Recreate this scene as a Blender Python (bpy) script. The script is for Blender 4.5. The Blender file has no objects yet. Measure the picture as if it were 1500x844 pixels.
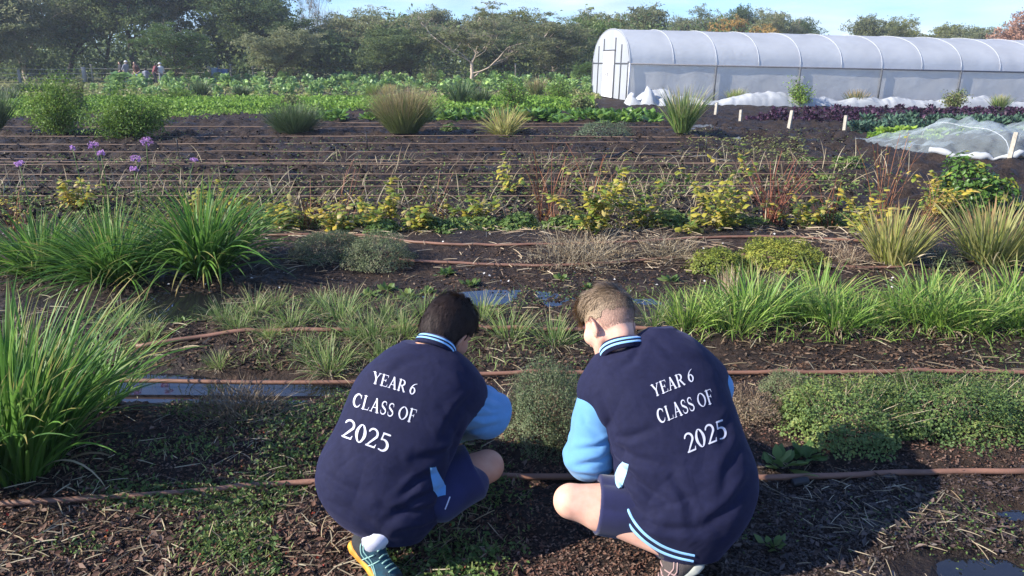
import bpy, math, random
import numpy as np
from mathutils import Vector, Matrix
from mathutils.bvhtree import BVHTree
random.seed(7)
RNG = np.random.default_rng(11)
scene = bpy.context.scene
COL = scene.collection
PI = math.pi
# ------------------------------------------------------------------ camera model
FPX = 1100.0; CAMH = 1.6; PITCH = math.radians(16.79)
SP, CP = math.sin(PITCH), math.cos(PITCH)
R_ = np.array((1., 0, 0)); U_ = np.array((0, SP, CP)); F_ = np.array((0, CP, -SP))
CAM = np.array((0, 0, CAMH))
def ray(px, py):
    return F_ + R_*((px-750)/FPX) - U_*((py-422)/FPX)
def D(px, py, zc):
    return CAM + ray(px, py)*zc
def sstep(a, b, x):
    t = np.clip((x-a)/(b-a), 0, 1); return t*t*(3-2*t)
# ------------------------------------------------------------------ noise
def _h(ix, iy, iz):
    n = (ix*374761393 + iy*668265263 + iz*2147483647) & 0xffffffff
    n = (n ^ (n >> 13))*1274126177 & 0xffffffff
    n = (n ^ (n >> 16))
    return (n & 0xffff)/65535.0
def vnoise(P):
    P = np.asarray(P, float); I = np.floor(P).astype(np.int64); f = P-I; f = f*f*(3-2*f)
    x, y, z = I[..., 0], I[..., 1], I[..., 2]; r = 0
    for a in (0, 1):
        wa = f[..., 0] if a else 1-f[..., 0]
        for b in (0, 1):
            wb = f[..., 1] if b else 1-f[..., 1]
            for c in (0, 1):
                wc = f[..., 2] if c else 1-f[..., 2]
                r = r + wa*wb*wc*_h(x+a, y+b, z+c)
    return r*2-1
def n2(x, y, s, seed=0.):
    x, y = np.broadcast_arrays(x, y)
    return vnoise(np.stack([np.asarray(x, float)*s+seed*7.3, np.asarray(y, float)*s+seed*3.1, np.full(np.shape(x), seed*1.7)], -1))
# ------------------------------------------------------------------ terrain
PUDS = []      # (x, y, rx, ry, depth)
def gbase(x, y):
    x = np.asarray(x, float); y = np.asarray(y, float)
    return -0.02*np.clip(x-4.9, 0, 60)*sstep(9, 27, y)
def bed(x, y):
    """raised beds and furrows that run along x"""
    y = np.asarray(y, float); x = np.asarray(x, float)
    yy = y + .07*n2(x, y*0, .7, 3)
    h = np.zeros(np.broadcast(x, y).shape)
    for c, w, a in ((3.15, .42, .04), (4.55, .42, .045), (6.6, .6, .06), (8.7, .9, .05), (11.4, .7, .05), (13.2, .6, .05), (15.2, .7, .06), (17.4, .7, .06), (20.8, .9, .06)):
        h = h + a*np.exp(-((yy-c)/w)**4)
    return h
def gz(x, y):
    h = gbase(x, y) + bed(x, y)
    for (a, b, rx, ry, dp) in PUDS:
        h = h - dp*np.exp(-(((x-a)/rx)**2+((y-b)/ry)**2)**1.5)
    return h
def G(px, py):
    r = ray(px, py); z = 0.
    for _ in range(8):
        t = (z-CAMH)/r[2]; x, y = r[0]*t, r[1]*t
        z = float(gbase(x, y))
    return x, y
def zc_at(x, y, z=0.):
    return y*CP+(CAMH-z)*SP
# ------------------------------------------------------------------ objects
def settag(o, label=None, cat=None, group=None, kind=None):
    if label: o['label'] = label
    if cat: o['category'] = cat
    if group: o['group'] = group
    if kind: o['kind'] = kind
    return o
def mesh_np(name, V, F, mats=(), rnd=None, tip=None, midx=None, smooth=True):
    """F : array (m,k) or list of arrays"""
    me = bpy.data.meshes.new(name)
    V = np.asarray(V, np.float32)
    Fs = F if isinstance(F, list) else [F]
    Fs = [np.asarray(f, np.int32) for f in Fs if len(f)]
    me.vertices.add(len(V)); me.vertices.foreach_set('co', V.ravel())
    nl = sum(f.size for f in Fs); npol = sum(len(f) for f in Fs)
    me.loops.add(nl); me.polygons.add(npol)
    me.loops.foreach_set('vertex_index', np.concatenate([f.ravel() for f in Fs]))
    st = []; c = 0
    for f in Fs:
        st.append(c+np.arange(len(f))*f.shape[1]); c += f.size
    me.polygons.foreach_set('loop_start', np.concatenate(st).astype(np.int32))
    me.polygons.foreach_set('use_smooth', np.full(npol, smooth))
    if midx is not None: me.polygons.foreach_set('material_index', np.asarray(midx, np.int32))
    for m in mats: me.materials.append(m)
    if rnd is not None:
        a = me.attributes.new('rnd', 'FLOAT', 'POINT'); a.data.foreach_set('value', np.asarray(rnd, np.float32))
    if tip is not None:
        a = me.attributes.new('tip', 'FLOAT', 'POINT'); a.data.foreach_set('value', np.asarray(tip, np.float32))
    me.update(); me.validate()
    return me
def link(name, data, loc=(0, 0, 0), parent=None, rotz=0., scale=1.):
    o = bpy.data.objects.new(name, data); COL.objects.link(o)
    o.location = loc; o.rotation_euler = (0, 0, rotz)
    o.scale = (scale,)*3 if np.isscalar(scale) else scale
    if parent is not None: o.parent = parent
    return o
class MB:
    def __init__(s): s.V = []; s.Q = []; s.T = []; s.r = []; s.t = []; s.mq = []; s.mt = []; s.n = 0
    def add(s, V, Q=None, T=None, rnd=0., tip=0., m=0):
        V = np.asarray(V, float).reshape(-1, 3); k = len(V)
        s.V.append(V)
        if Q is not None and len(Q): Q = np.asarray(Q, int)+s.n; s.Q.append(Q); s.mq.append(np.full(len(Q), m))
        if T is not None and len(T): T = np.asarray(T, int)+s.n; s.T.append(T); s.mt.append(np.full(len(T), m))
        s.r.append(np.broadcast_to(np.asarray(rnd, float).ravel() if np.ndim(rnd) else rnd, (k,)).astype(float))
        s.t.append(np.broadcast_to(np.asarray(tip, float).ravel() if np.ndim(tip) else tip, (k,)).astype(float))
        s.n += k
    def tube(s, pts, rad, sides=8, m=0, rnd=0., cap=True, closed=False):
        pts = np.asarray(pts, float); n = len(pts); rad = np.broadcast_to(rad, (n,))
        tg = np.gradient(pts, axis=0)
        if closed: tg = np.roll(pts, -1, 0)-np.roll(pts, 1, 0)
        tg /= np.linalg.norm(tg, axis=1)[:, None]+1e-12
        ref = np.array((0, 0, 1.)) if abs(tg[:, 2]).mean() < .8 else np.array((1., 0, 0))
        a = np.cross(tg, ref); a /= np.linalg.norm(a, axis=1)[:, None]+1e-12
        b = np.cross(a, tg)
        th = np.arange(sides)/sides*2*PI
        V = pts[:, None]+rad[:, None, None]*(np.cos(th)[None, :, None]*a[:, None]+np.sin(th)[None, :, None]*b[:, None])
        i = np.arange(n if closed else n-1)[:, None]; j = np.arange(sides)[None]; j2 = (j+1) % sides; i2 = (i+1) % n
        Q = np.stack([i*sides+j, i*sides+j2, i2*sides+j2, i2*sides+j], -1).reshape(-1, 4)
        T = []
        V = V.reshape(-1, 3)
        if cap and not closed:
            V = np.vstack([V, pts[0], pts[-1]]); c0 = n*sides
            for k in range(sides):
                T.append((c0, (k+1) % sides, k)); T.append((c0+1, (n-1)*sides+k, (n-1)*sides+(k+1) % sides))
        s.add(V, Q, T, rnd=rnd, m=m)
    def box(s, c, sz, m=0, rnd=0., rot=None, rz=0.):
        h = np.asarray(sz, float)/2; be = min(h)*.12
        V = []
        for x in (-1, 1):
            for y in (-1, 1):
                for z in (-1, 1): V.append((x*h[0], y*h[1], z*h[2]))
        V = np.array(V)
        if rz: V = V@np.array([[math.cos(rz), math.sin(rz), 0], [-math.sin(rz), math.cos(rz), 0], [0, 0, 1]])
        if rot is not None: V = V@np.asarray(rot)
        Q = [(0, 1, 3, 2), (4, 6, 7, 5), (0, 4, 5, 1), (2, 3, 7, 6), (0, 2, 6, 4), (1, 5, 7, 3)]
        s.add(V+np.asarray(c), Q, m=m, rnd=rnd)
    def mesh(s, name, mats, smooth=True):
        Fs = []; mi = []
        if s.Q: Fs.append(np.vstack(s.Q)); mi.append(np.concatenate(s.mq))
        if s.T: Fs.append(np.vstack(s.T)); mi.append(np.concatenate(s.mt))
        return mesh_np(name, np.vstack(s.V), Fs, mats, np.concatenate(s.r), np.concatenate(s.t), np.concatenate(mi), smooth)
# ------------------------------------------------------------------ ribbons and leaves
def ribbons(mb, rng, base, az, th0, L, W, droop, seg=6, fold=True, pw=1.4, rnd=None, m=0, zmin=None, twist=.5, tipw=.0, prof=None):
    n = len(base); base = np.asarray(base, float)
    bc = lambda v: np.broadcast_to(np.asarray(v, float), (n,))
    az, th0, L, W, droop = map(bc, (az, th0, L, W, droop))
    s = np.linspace(0, 1, seg+1)
    th = th0[:, None]+droop[:, None]*s[None]**pw
    azs = az[:, None]+rng.normal(0, .12, (n, 1))*s[None]*2
    d = np.stack([np.cos(azs)*np.sin(th), np.sin(azs)*np.sin(th), np.cos(th)], -1)
    stp = (L/seg)[:, None, None]*d
    c = base[:, None]+np.concatenate([np.zeros((n, 1, 3)), np.cumsum(stp[:, 1:], 1)], 1)
    if zmin is not None: c[..., 2] = np.maximum(c[..., 2], zmin+rng.uniform(0, .01, (n, 1)))
    tw = rng.normal(0, twist, n)
    side = np.stack([-np.sin(az), np.cos(az), np.zeros(n)], -1)
    up = np.array((0, 0, 1.))
    side = side*np.cos(tw)[:, None]+np.cross(side, d[:, seg//2])*np.sin(tw)[:, None]
    if prof is None: prof = np.minimum(1, (1-s)**.6*1.5+tipw)*(.65+.35*np.minimum(1, s*4))
    w = W[:, None]*prof[None]/2
    rr = rng.uniform(0, 1, n) if rnd is None else bc(rnd)
    if fold:
        nrm = np.cross(side[:, None], d)
        Vv = np.stack([c-side[:, None]*w[..., None], c-nrm*w[..., None]*.35, c+side[:, None]*w[..., None]], 2)
        k = 3
    else:
        Vv = np.stack([c-side[:, None]*w[..., None], c+side[:, None]*w[..., None]], 2); k = 2
    i = np.arange(n)[:, None, None]; a = np.arange(seg)[None, :, None]; b = np.arange(k-1)[None, None]
    o = i*(seg+1)*k+a*k+b
    Q = np.stack([o, o+1, o+k+1, o+k], -1).reshape(-1, 4)
    mb.add(Vv.reshape(-1, 3), Q, rnd=np.repeat(rr, (seg+1)*k), tip=np.tile(np.repeat(s, k), n), m=m)
    return c
def broad(mb, rng, base, az, th0, L, W, droop, nu=6, nv=4, pet=.3, ruf=.12, rnd=None, m=0, shape='oval', cup=.15):
    """broad leaves with a stalk, a midrib and a ruffled edge"""
    n = len(base); base = np.asarray(base, float)
    bc = lambda v: np.broadcast_to(np.asarray(v, float), (n,))
    az, th0, L, W, droop = map(bc, (az, th0, L, W, droop))
    s = np.linspace(0, 1, nu+1)
    th = th0[:, None]+droop[:, None]*s[None]**1.3
    d = np.stack([np.cos(az)[:, None]*np.sin(th), np.sin(az)[:, None]*np.sin(th), np.cos(th)], -1)
    c = base[:, None]+np.concatenate([np.zeros((n, 1, 3)), np.cumsum((L/nu)[:, None, None]*d[:, 1:], 1)], 1)
    side = np.stack([-np.sin(az), np.cos(az), np.zeros(n)], -1)
    side = side+rng.normal(0, .2, (n, 3)); side /= np.linalg.norm(side, axis=1)[:, None]
    nrm = np.cross(side[:, None], d)
    u = np.clip((s-pet)/(1-pet), 0, 1)
    w = np.sin(PI*u**.75)**.7 if shape == 'oval' else np.minimum(1, u*3)*np.sqrt(np.clip(1-u**3, 0, 1))
    w = np.maximum(np.nan_to_num(w), .05*(s < .99))
    v = np.linspace(-1, 1, nv+1)
    X = c[:, :, None]+side[:, None, None]*(W[:, None, None]/2*w[None, :, None]*v[None, None])[..., None]
    lift = cup*np.abs(v)[None, None]*w[None, :, None]+ruf*rng.normal(0, 1, (n, nu+1, nv+1))*np.abs(v)[None, None]*w[None, :, None]
    X = X+nrm[:, :, None]*(W[:, None, None]*lift)[..., None]
    k = nv+1
    i = np.arange(n)[:, None, None]; a = np.arange(nu)[None, :, None]; b = np.arange(nv)[None, None]
    o = i*(nu+1)*k+a*k+b
    Q = np.stack([o, o+1, o+k+1, o+k], -1).reshape(-1, 4)
    rr = rng.uniform(0, 1, n) if rnd is None else bc(rnd)
    mb.add(X.reshape(-1, 3), Q, rnd=np.repeat(rr, (nu+1)*k), tip=np.tile(np.repeat(s, k), n), m=m)
def leafquads(mb, rng, pos, L, W, nrm=None, rnd=None, m=0, spread=1.):
    """small pointed leaves, each a folded diamond"""
    n = len(pos); pos = np.asarray(pos, float)
    a = rng.normal(0, 1, (n, 3)); a /= np.linalg.norm(a, axis=1)[:, None]
    if nrm is not None: a = a*spread+nrm
    a /= np.linalg.norm(a, axis=1)[:, None]+1e-9
    b = np.cross(a, rng.normal(0, 1, (n, 3))); b /= np.linalg.norm(b, axis=1)[:, None]+1e-9
    L = np.broadcast_to(np.asarray(L, float), (n,))*rng.uniform(.7, 1.25, n); W = np.broadcast_to(np.asarray(W, float), (n,))*rng.uniform(.7, 1.25, n)
    c = np.cross(a, b)
    # a : leaf normal ; b : length direction ; c : width direction
    p0 = pos-b*(L/2)[:, None]; p2 = pos+b*(L/2)[:, None]-a*(L*.12)[:, None]
    p1 = pos+c*(W/2)[:, None]+a*(W*.2)[:, None]; p3 = pos-c*(W/2)[:, None]+a*(W*.2)[:, None]
    V = np.stack([p0, p1, p2, p3], 1)
    o = np.arange(n)[:, None]*4
    T = np.concatenate([o+np.array([0, 1, 2]), o+np.array([0, 2, 3])])
    rr = rng.uniform(0, 1, n) if rnd is None else np.broadcast_to(rnd, (n,))
    mb.add(V.reshape(-1, 3), None, T, rnd=np.repeat(rr, 4), tip=.5, m=m)
# ------------------------------------------------------------------ materials
def newmat(name):
    m = bpy.data.materials.new(name); m.use_nodes = True
    nt = m.node_tree; nt.nodes.clear()
    out = nt.nodes.new('ShaderNodeOutputMaterial')
    return m, nt, out
def N(nt, t, **kw):
    n = nt.nodes.new(t)
    for k, v in kw.items():
        if k.startswith('i_'): n.inputs[k[2:].replace('_', ' ')].default_value = v
        else: setattr(n, k, v)
    return n
def ramp(nt, cols, fac=None, interp='LINEAR'):
    r = nt.nodes.new('ShaderNodeValToRGB'); r.color_ramp.interpolation = interp
    e = r.color_ramp.elements
    while len(e) > 1: e.remove(e[0])
    for i, (p, c) in enumerate(cols):
        x = e[0] if i == 0 else e.new(p)
        x.position = p; x.color = (*c, 1)
    if fac is not None: nt.links.new(fac, r.inputs[0])
    return r
def leafmat(name, cols, tipcol=None, tip_at=.85, trans=.35, rough=.5, spec=.3):
    m, nt, out = newmat(name); Lk = nt.links.new
    at = N(nt, 'ShaderNodeAttribute', attribute_name='rnd')
    k = len(cols)
    r = ramp(nt, [(i/(k-1) if k > 1 else 0, c) for i, c in enumerate(cols)], at.outputs['Fac'])
    col = r.outputs[0]
    oi = N(nt, 'ShaderNodeObjectInfo')
    hs = N(nt, 'ShaderNodeHueSaturation'); Lk(col, hs.inputs['Color'])
    mr = N(nt, 'ShaderNodeMapRange'); Lk(oi.outputs['Random'], mr.inputs[0]); mr.inputs[3].default_value = .8; mr.inputs[4].default_value = 1.18
    Lk(mr.outputs[0], hs.inputs['Value'])
    mr2 = N(nt, 'ShaderNodeMapRange'); Lk(oi.outputs['Random'], mr2.inputs[0]); mr2.inputs[3].default_value = .512; mr2.inputs[4].default_value = .488
    Lk(mr2.outputs[0], hs.inputs['Hue']); col = hs.outputs[0]
    if tipcol:
        a2 = N(nt, 'ShaderNodeAttribute', attribute_name='tip')
        # only some leaves have a dry tip
        mm = N(nt, 'ShaderNodeMath', operation='MULTIPLY_ADD'); Lk(at.outputs['Fac'], mm.inputs[0]); mm.inputs[1].default_value = 7.31; mm.inputs[2].default_value = .13
        fr = N(nt, 'ShaderNodeMath', operation='FRACT'); Lk(mm.outputs[0], fr.inputs[0])
        ad = N(nt, 'ShaderNodeMath', operation='MULTIPLY_ADD'); Lk(fr.outputs[0], ad.inputs[0]); ad.inputs[1].default_value = .5; Lk(a2.outputs['Fac'], ad.inputs[2])
        mr3 = N(nt, 'ShaderNodeMapRange'); Lk(ad.outputs[0], mr3.inputs[0]); mr3.inputs[1].default_value = tip_at+.25; mr3.inputs[2].default_value = tip_at+.55
        mx = N(nt, 'ShaderNodeMixRGB'); Lk(mr3.outputs[0], mx.inputs[0]); Lk(col, mx.inputs[1]); mx.inputs[2].default_value = (*tipcol, 1); col = mx.outputs[0]
    p = N(nt, 'ShaderNodeBsdfPrincipled'); Lk(col, p.inputs['Base Color']); p.inputs['Roughness'].default_value = rough
    p.inputs['Specular IOR Level'].default_value = spec
    t = N(nt, 'ShaderNodeBsdfTranslucent'); 
    g = N(nt, 'ShaderNodeGamma'); Lk(col, g.inputs[0]); g.inputs[1].default_value = .85
    Lk(g.outputs[0], t.inputs[0])
    mix = N(nt, 'ShaderNodeMixShader'); mix.inputs[0].default_value = trans
    Lk(p.outputs[0], mix.inputs[1]); Lk(t.outputs[0], mix.inputs[2]); Lk(mix.outputs[0], out.inputs[0])
    return m
def solid(name, col, rough=.6, noise=None, ns=20., bump=0., bs=60., spec=.4, metal=0., sheen=0., col2=None, detail=4, object_coords=True):
    m, nt, out = newmat(name); Lk = nt.links.new
    p = N(nt, 'ShaderNodeBsdfPrincipled'); p.inputs['Roughness'].default_value = rough; p.inputs['Metallic'].default_value = metal
    p.inputs['Specular IOR Level'].default_value = spec
    if sheen: p.inputs['Sheen Weight'].default_value = sheen; p.inputs['Sheen Roughness'].default_value = .5
    tc = N(nt, 'ShaderNodeTexCoord')
    c2 = col2 if col2 else tuple(x*.7 for x in col)
    nz = N(nt, 'ShaderNodeTexNoise'); nz.inputs['Scale'].default_value = ns; nz.inputs['Detail'].default_value = detail; Lk(tc.outputs['Object'], nz.inputs['Vector'])
    r = ramp(nt, [(.3, c2), (.7, col)], nz.outputs['Fac']); Lk(r.outputs[0], p.inputs['Base Color'])
    if bump:
        nb = N(nt, 'ShaderNodeTexNoise'); nb.inputs['Scale'].default_value = bs; nb.inputs['Detail'].default_value = 3; Lk(tc.outputs['Object'], nb.inputs['Vector'])
        b = N(nt, 'ShaderNodeBump'); b.inputs['Strength'].default_value = bump; b.inputs['Distance'].default_value = .01
        Lk(nb.outputs['Fac'], b.inputs['Height']); Lk(b.outputs[0], p.inputs['Normal'])
    Lk(p.outputs[0], out.inputs[0])
    return m
def film(name, col, transp, transl, rough=.4, spec=.5):
    """thin plastic or cloth that lets some light and some view through"""
    m, nt, out = newmat(name); Lk = nt.links.new
    p = N(nt, 'ShaderNodeBsdfPrincipled'); p.inputs['Base Color'].default_value = (*col, 1); p.inputs['Roughness'].default_value = rough; p.inputs['Specular IOR Level'].default_value = spec
    tc = N(nt, 'ShaderNodeTexCoord'); nz = N(nt, 'ShaderNodeTexNoise'); nz.inputs['Scale'].default_value = .9; nz.inputs['Detail'].default_value = 5; Lk(tc.outputs['Object'], nz.inputs['Vector'])
    r = ramp(nt, [(.3, tuple(c*.86 for c in col)), (.7, col)], nz.outputs['Fac']); Lk(r.outputs[0], p.inputs['Base Color'])
    nb = N(nt, 'ShaderNodeTexNoise'); nb.inputs['Scale'].default_value = 1.6; nb.inputs['Detail'].default_value = 2; Lk(tc.outputs['Object'], nb.inputs['Vector'])
    b = N(nt, 'ShaderNodeBump'); b.inputs['Strength'].default_value = .25; b.inputs['Distance'].default_value = .12; Lk(nb.outputs['Fac'], b.inputs['Height']); Lk(b.outputs[0], p.inputs['Normal'])
    t = N(nt, 'ShaderNodeBsdfTranslucent'); Lk(r.outputs[0], t.inputs[0])
    m1 = N(nt, 'ShaderNodeMixShader'); m1.inputs[0].default_value = transl; Lk(p.outputs[0], m1.inputs[1]); Lk(t.outputs[0], m1.inputs[2])
    tr = N(nt, 'ShaderNodeBsdfTransparent'); m2 = N(nt, 'ShaderNodeMixShader'); m2.inputs[0].default_value = transp
    Lk(m1.outputs[0], m2.inputs[1]); Lk(tr.outputs[0], m2.inputs[2]); Lk(m2.outputs[0], out.inputs[0])
    return m
# ------------------------------------------------------------------ implicit surfaces
def rcone(P, a, b, ra, rb):
    a = np.asarray(a, float); b = np.asarray(b, float); ab = b-a
    t = np.clip(((P-a)@ab)/(ab@ab), 0, 1)
    return np.linalg.norm(P-a-t[:, None]*ab, axis=1)-(ra+(rb-ra)*t)
def ell(P, c, r, M=None):
    q = P-np.asarray(c)
    if M is not None: q = q@np.asarray(M).T      # rows of M : local axes
    r = np.asarray(r, float)
    k0 = np.linalg.norm(q/r, axis=1); k1 = np.linalg.norm(q/(r*r), axis=1)+1e-9
    return k0*(k0-1)/k1
def smin(a, b, k):
    h = np.clip(.5+.5*(b-a)/k, 0, 1); return b*(1-h)+a*h-k*h*(1-h)
def smax(a, b, k): return -smin(-a, -b, k)
def sdf_mesh(name, fn, lo, hi, h, mats, rnd=None):
    lo = np.asarray(lo, float); hi = np.asarray(hi, float)
    n = np.ceil((hi-lo)/h).astype(int)+1
    ax = [lo[i]+np.arange(n[i])*h for i in range(3)]
    # coarse pass first, then only the cells near the surface
    K = 4; n = ((n-1+K-1)//K)*K+1; ax = [lo[i]+np.arange(n[i])*h for i in range(3)]
    cx = [a[::K] for a in ax]; m = [len(a) for a in cx]
    CP_ = np.stack(np.meshgrid(*cx, indexing='ij'), -1).reshape(-1, 3); dc = fn(CP_).reshape(m).astype(np.float32)
    near = np.zeros([k-1 for k in m], bool); lim = K*h*1.25
    for a in (0, 1):
        for b in (0, 1):
            for e in (0, 1): near |= np.abs(dc[a:m[0]-1+a, b:m[1]-1+b, e:m[2]-1+e]) < lim
    d = np.empty(n, np.float32); r3 = np.repeat(np.repeat(np.repeat(dc, K, 0), K, 1), K, 2)[:n[0], :n[1], :n[2]]; d[:] = r3
    nf = np.zeros(n, bool); big = np.repeat(np.repeat(np.repeat(near, K, 0), K, 1), K, 2)
    for a in (0, 1):
        for b in (0, 1):
            for e in (0, 1): nf[a:a+big.shape[0], b:b+big.shape[1], e:e+big.shape[2]] |= big
    I = np.argwhere(nf); vals = np.empty(len(I), np.float32)
    for i in range(0, len(I), 300000): vals[i:i+300000] = fn(lo+I[i:i+300000]*h)
    d[tuple(I.T)] = vals
    s = d < 0
    c = np.zeros(n-1, np.int8)
    for a in (0, 1):
        for b in (0, 1):
            for e in (0, 1): c += s[a:n[0]-1+a, b:n[1]-1+b, e:n[2]-1+e]
    I = np.argwhere((c > 0) & (c < 8))
    idx = -np.ones(n-1, np.int64); idx[tuple(I.T)] = np.arange(len(I))
    acc = np.zeros((len(I), 3)); cnt = np.zeros(len(I))
    cor = [(a, b, e) for a in (0, 1) for b in (0, 1) for e in (0, 1)]
    for A in cor:
        for ax_ in range(3):
            if A[ax_]: continue
            B = list(A); B[ax_] = 1
            ia = I+np.array(A); ib = I+np.array(B)
            da = d[tuple(ia.T)]; db = d[tuple(ib.T)]
            mk = (da < 0) != (db < 0)
            t = np.where(mk, da/(da-db+1e-12), 0)
            p = ia+t[:, None]*(ib-ia)
            acc[mk] += p[mk]; cnt[mk] += 1
    V = lo+acc/cnt[:, None]*h
    Q = []
    for a in range(3):
        b, e = (a+1) % 3, (a+2) % 3
        sl0 = [slice(None)]*3; sl1 = [slice(None)]*3
        sl0[a] = slice(0, -1); sl1[a] = slice(1, None)
        df = s[tuple(sl0)] != s[tuple(sl1)]
        E = np.argwhere(df)
        ok = (E[:, b] > 0) & (E[:, e] > 0) & (E[:, b] < n[b]-1) & (E[:, e] < n[e]-1)
        E = E[ok]; sg = s[tuple(E.T)]
        o = np.zeros(3, int)
        def at(db, de):
            q = E.copy(); q[:, b] += db; q[:, e] += de; return idx[tuple(q.T)]
        q = np.stack([at(-1, -1), at(0, -1), at(0, 0), at(-1, 0)], 1)
        q[~sg] = q[~sg][:, ::-1]
        Q.append(q)
    Q = np.vstack(Q)
    for _ in range(2):
        f0 = fn(V); e = h*.25; g = np.stack([(fn(V+np.eye(3)[k]*e)-fn(V-np.eye(3)[k]*e))/(2*e) for k in range(3)], 1)
        g2 = (g*g).sum(1)+1e-6
        stp = np.clip(f0/g2, -h*.6, h*.6)
        V = V-g*np.clip(stp, -h, h)[:, None]*.8
    return mesh_np(name, V, Q, mats, rnd=None if rnd is None else rnd(V))
# ================================================================== camera, light, sky
cam = bpy.data.cameras.new('camera'); camo = bpy.data.objects.new('camera', cam); COL.objects.link(camo)
camo.location = CAM; camo.rotation_euler = (PI/2-PITCH, 0, 0)
cam.sensor_width = 36; cam.lens = 36*FPX/1500; cam.clip_end = 3000; cam.clip_start = .05
scene.camera = camo
SUN_EL = math.radians(31); SUN_AZ = math.radians(-107)   # azimuth from +y, clockwise
sd = Vector((math.sin(SUN_AZ)*math.cos(SUN_EL), math.cos(SUN_AZ)*math.cos(SUN_EL), math.sin(SUN_EL)))
sl = bpy.data.lights.new('sun', 'SUN'); sl.energy = 5.0; sl.angle = math.radians(.6); sl.color = (1, .93, .82)
so = bpy.data.objects.new('sun', sl); COL.objects.link(so); so.rotation_euler = sd.to_track_quat('Z', 'Y').to_euler(); so.location = (-20, 0, 30)
w = bpy.data.worlds.new('World'); scene.world = w; w.use_nodes = True
nt = w.node_tree; nt.nodes.clear(); Lk = nt.links.new
wo = N(nt, 'ShaderNodeOutputWorld'); bg = N(nt, 'ShaderNodeBackground'); bg.inputs[1].default_value = .13
sky = N(nt, 'ShaderNodeTexSky', sky_type='NISHITA'); sky.sun_disc = False; sky.sun_elevation = SUN_EL; sky.sun_rotation = SUN_AZ
sky.air_density = 1.0; sky.dust_density = .2; sky.ozone_density = 1.6
tc = N(nt, 'ShaderNodeTexCoord'); mp = N(nt, 'ShaderNodeMapping'); mp.inputs['Scale'].default_value = (1.0, 1.0, 5.5); Lk(tc.outputs['Generated'], mp.inputs[0])
nz = N(nt, 'ShaderNodeTexNoise'); nz.inputs['Scale'].default_value = 3.1; nz.inputs['Detail'].default_value = 7; nz.inputs['Roughness'].default_value = .55; Lk(mp.outputs[0], nz.inputs['Vector'])
cr = ramp(nt, [(.33, (0, 0, 0)), (.62, (1, 1, 1))], nz.outputs['Fac'])
mul = N(nt, 'ShaderNodeMath', operation='MULTIPLY'); Lk(cr.outputs[0], mul.inputs[0])
sz = N(nt, 'ShaderNodeSeparateXYZ'); Lk(tc.outputs['Generated'], sz.inputs[0]); mz = N(nt, 'ShaderNodeMapRange'); Lk(sz.outputs[2], mz.inputs[0]); mz.inputs[1].default_value = .10; mz.inputs[2].default_value = .32; mz.inputs[3].default_value = .68; mz.inputs[4].default_value = .18; Lk(mz.outputs[0], mul.inputs[1])
nz2 = N(nt, 'ShaderNodeTexNoise'); nz2.inputs['Scale'].default_value = 5; nz2.inputs['Detail'].default_value = 4; Lk(mp.outputs[0], nz2.inputs['Vector'])
cc = ramp(nt, [(.35, (1.9, 2.5, 3.7)), (.65, (4.7, 5.0, 5.5))], nz2.outputs['Fac'])
tint = N(nt, 'ShaderNodeMixRGB', blend_type='MULTIPLY'); tint.inputs[0].default_value = 1; Lk(sky.outputs[0], tint.inputs[1]); tint.inputs[2].default_value = (.42, .63, 1.02, 1)
mx = N(nt, 'ShaderNodeMixRGB'); Lk(mul.outputs[0], mx.inputs[0]); Lk(tint.outputs[0], mx.inputs[1]); Lk(cc.outputs[0], mx.inputs[2])
Lk(mx.outputs[0], bg.inputs[0]); Lk(bg.outputs[0], wo.inputs[0])
scene.view_settings.view_transform = 'Standard'; scene.view_settings.look = 'None'; scene.view_settings.exposure = 1.02; scene.view_settings.gamma = 1
scene.cycles.max_bounces = 7; scene.cycles.transparent_max_bounces = 12; scene.cycles.use_denoising = True
# ================================================================== puddles first: the ground dips under them
def pud(px, py, rxp, ryp, dp):
    x, y = G(px, py); zc = zc_at(x, y)
    x2, y2 = G(px, py-ryp); PUDS.append((x, y, rxp/FPX*zc, y2-y, dp)); return x, y
pud(330, 562, 200, 30, .085); pud(185, 550, 120, 24, .07); pud(460, 562, 90, 16, .05)
pud(235, 458, 95, 20, .08); pud(700, 443, 48, 11, .06); pud(815, 450, 24, 6, .035); pud(950, 445, 22, 6, .04)
pud(1420, 835, 130, 34, .03); pud(1480, 745, 40, 12, .03)
pud(1100, 201, 42, 4, .12); pud(1015, 183, 40, 4, .1)
NP = len(PUDS)
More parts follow.
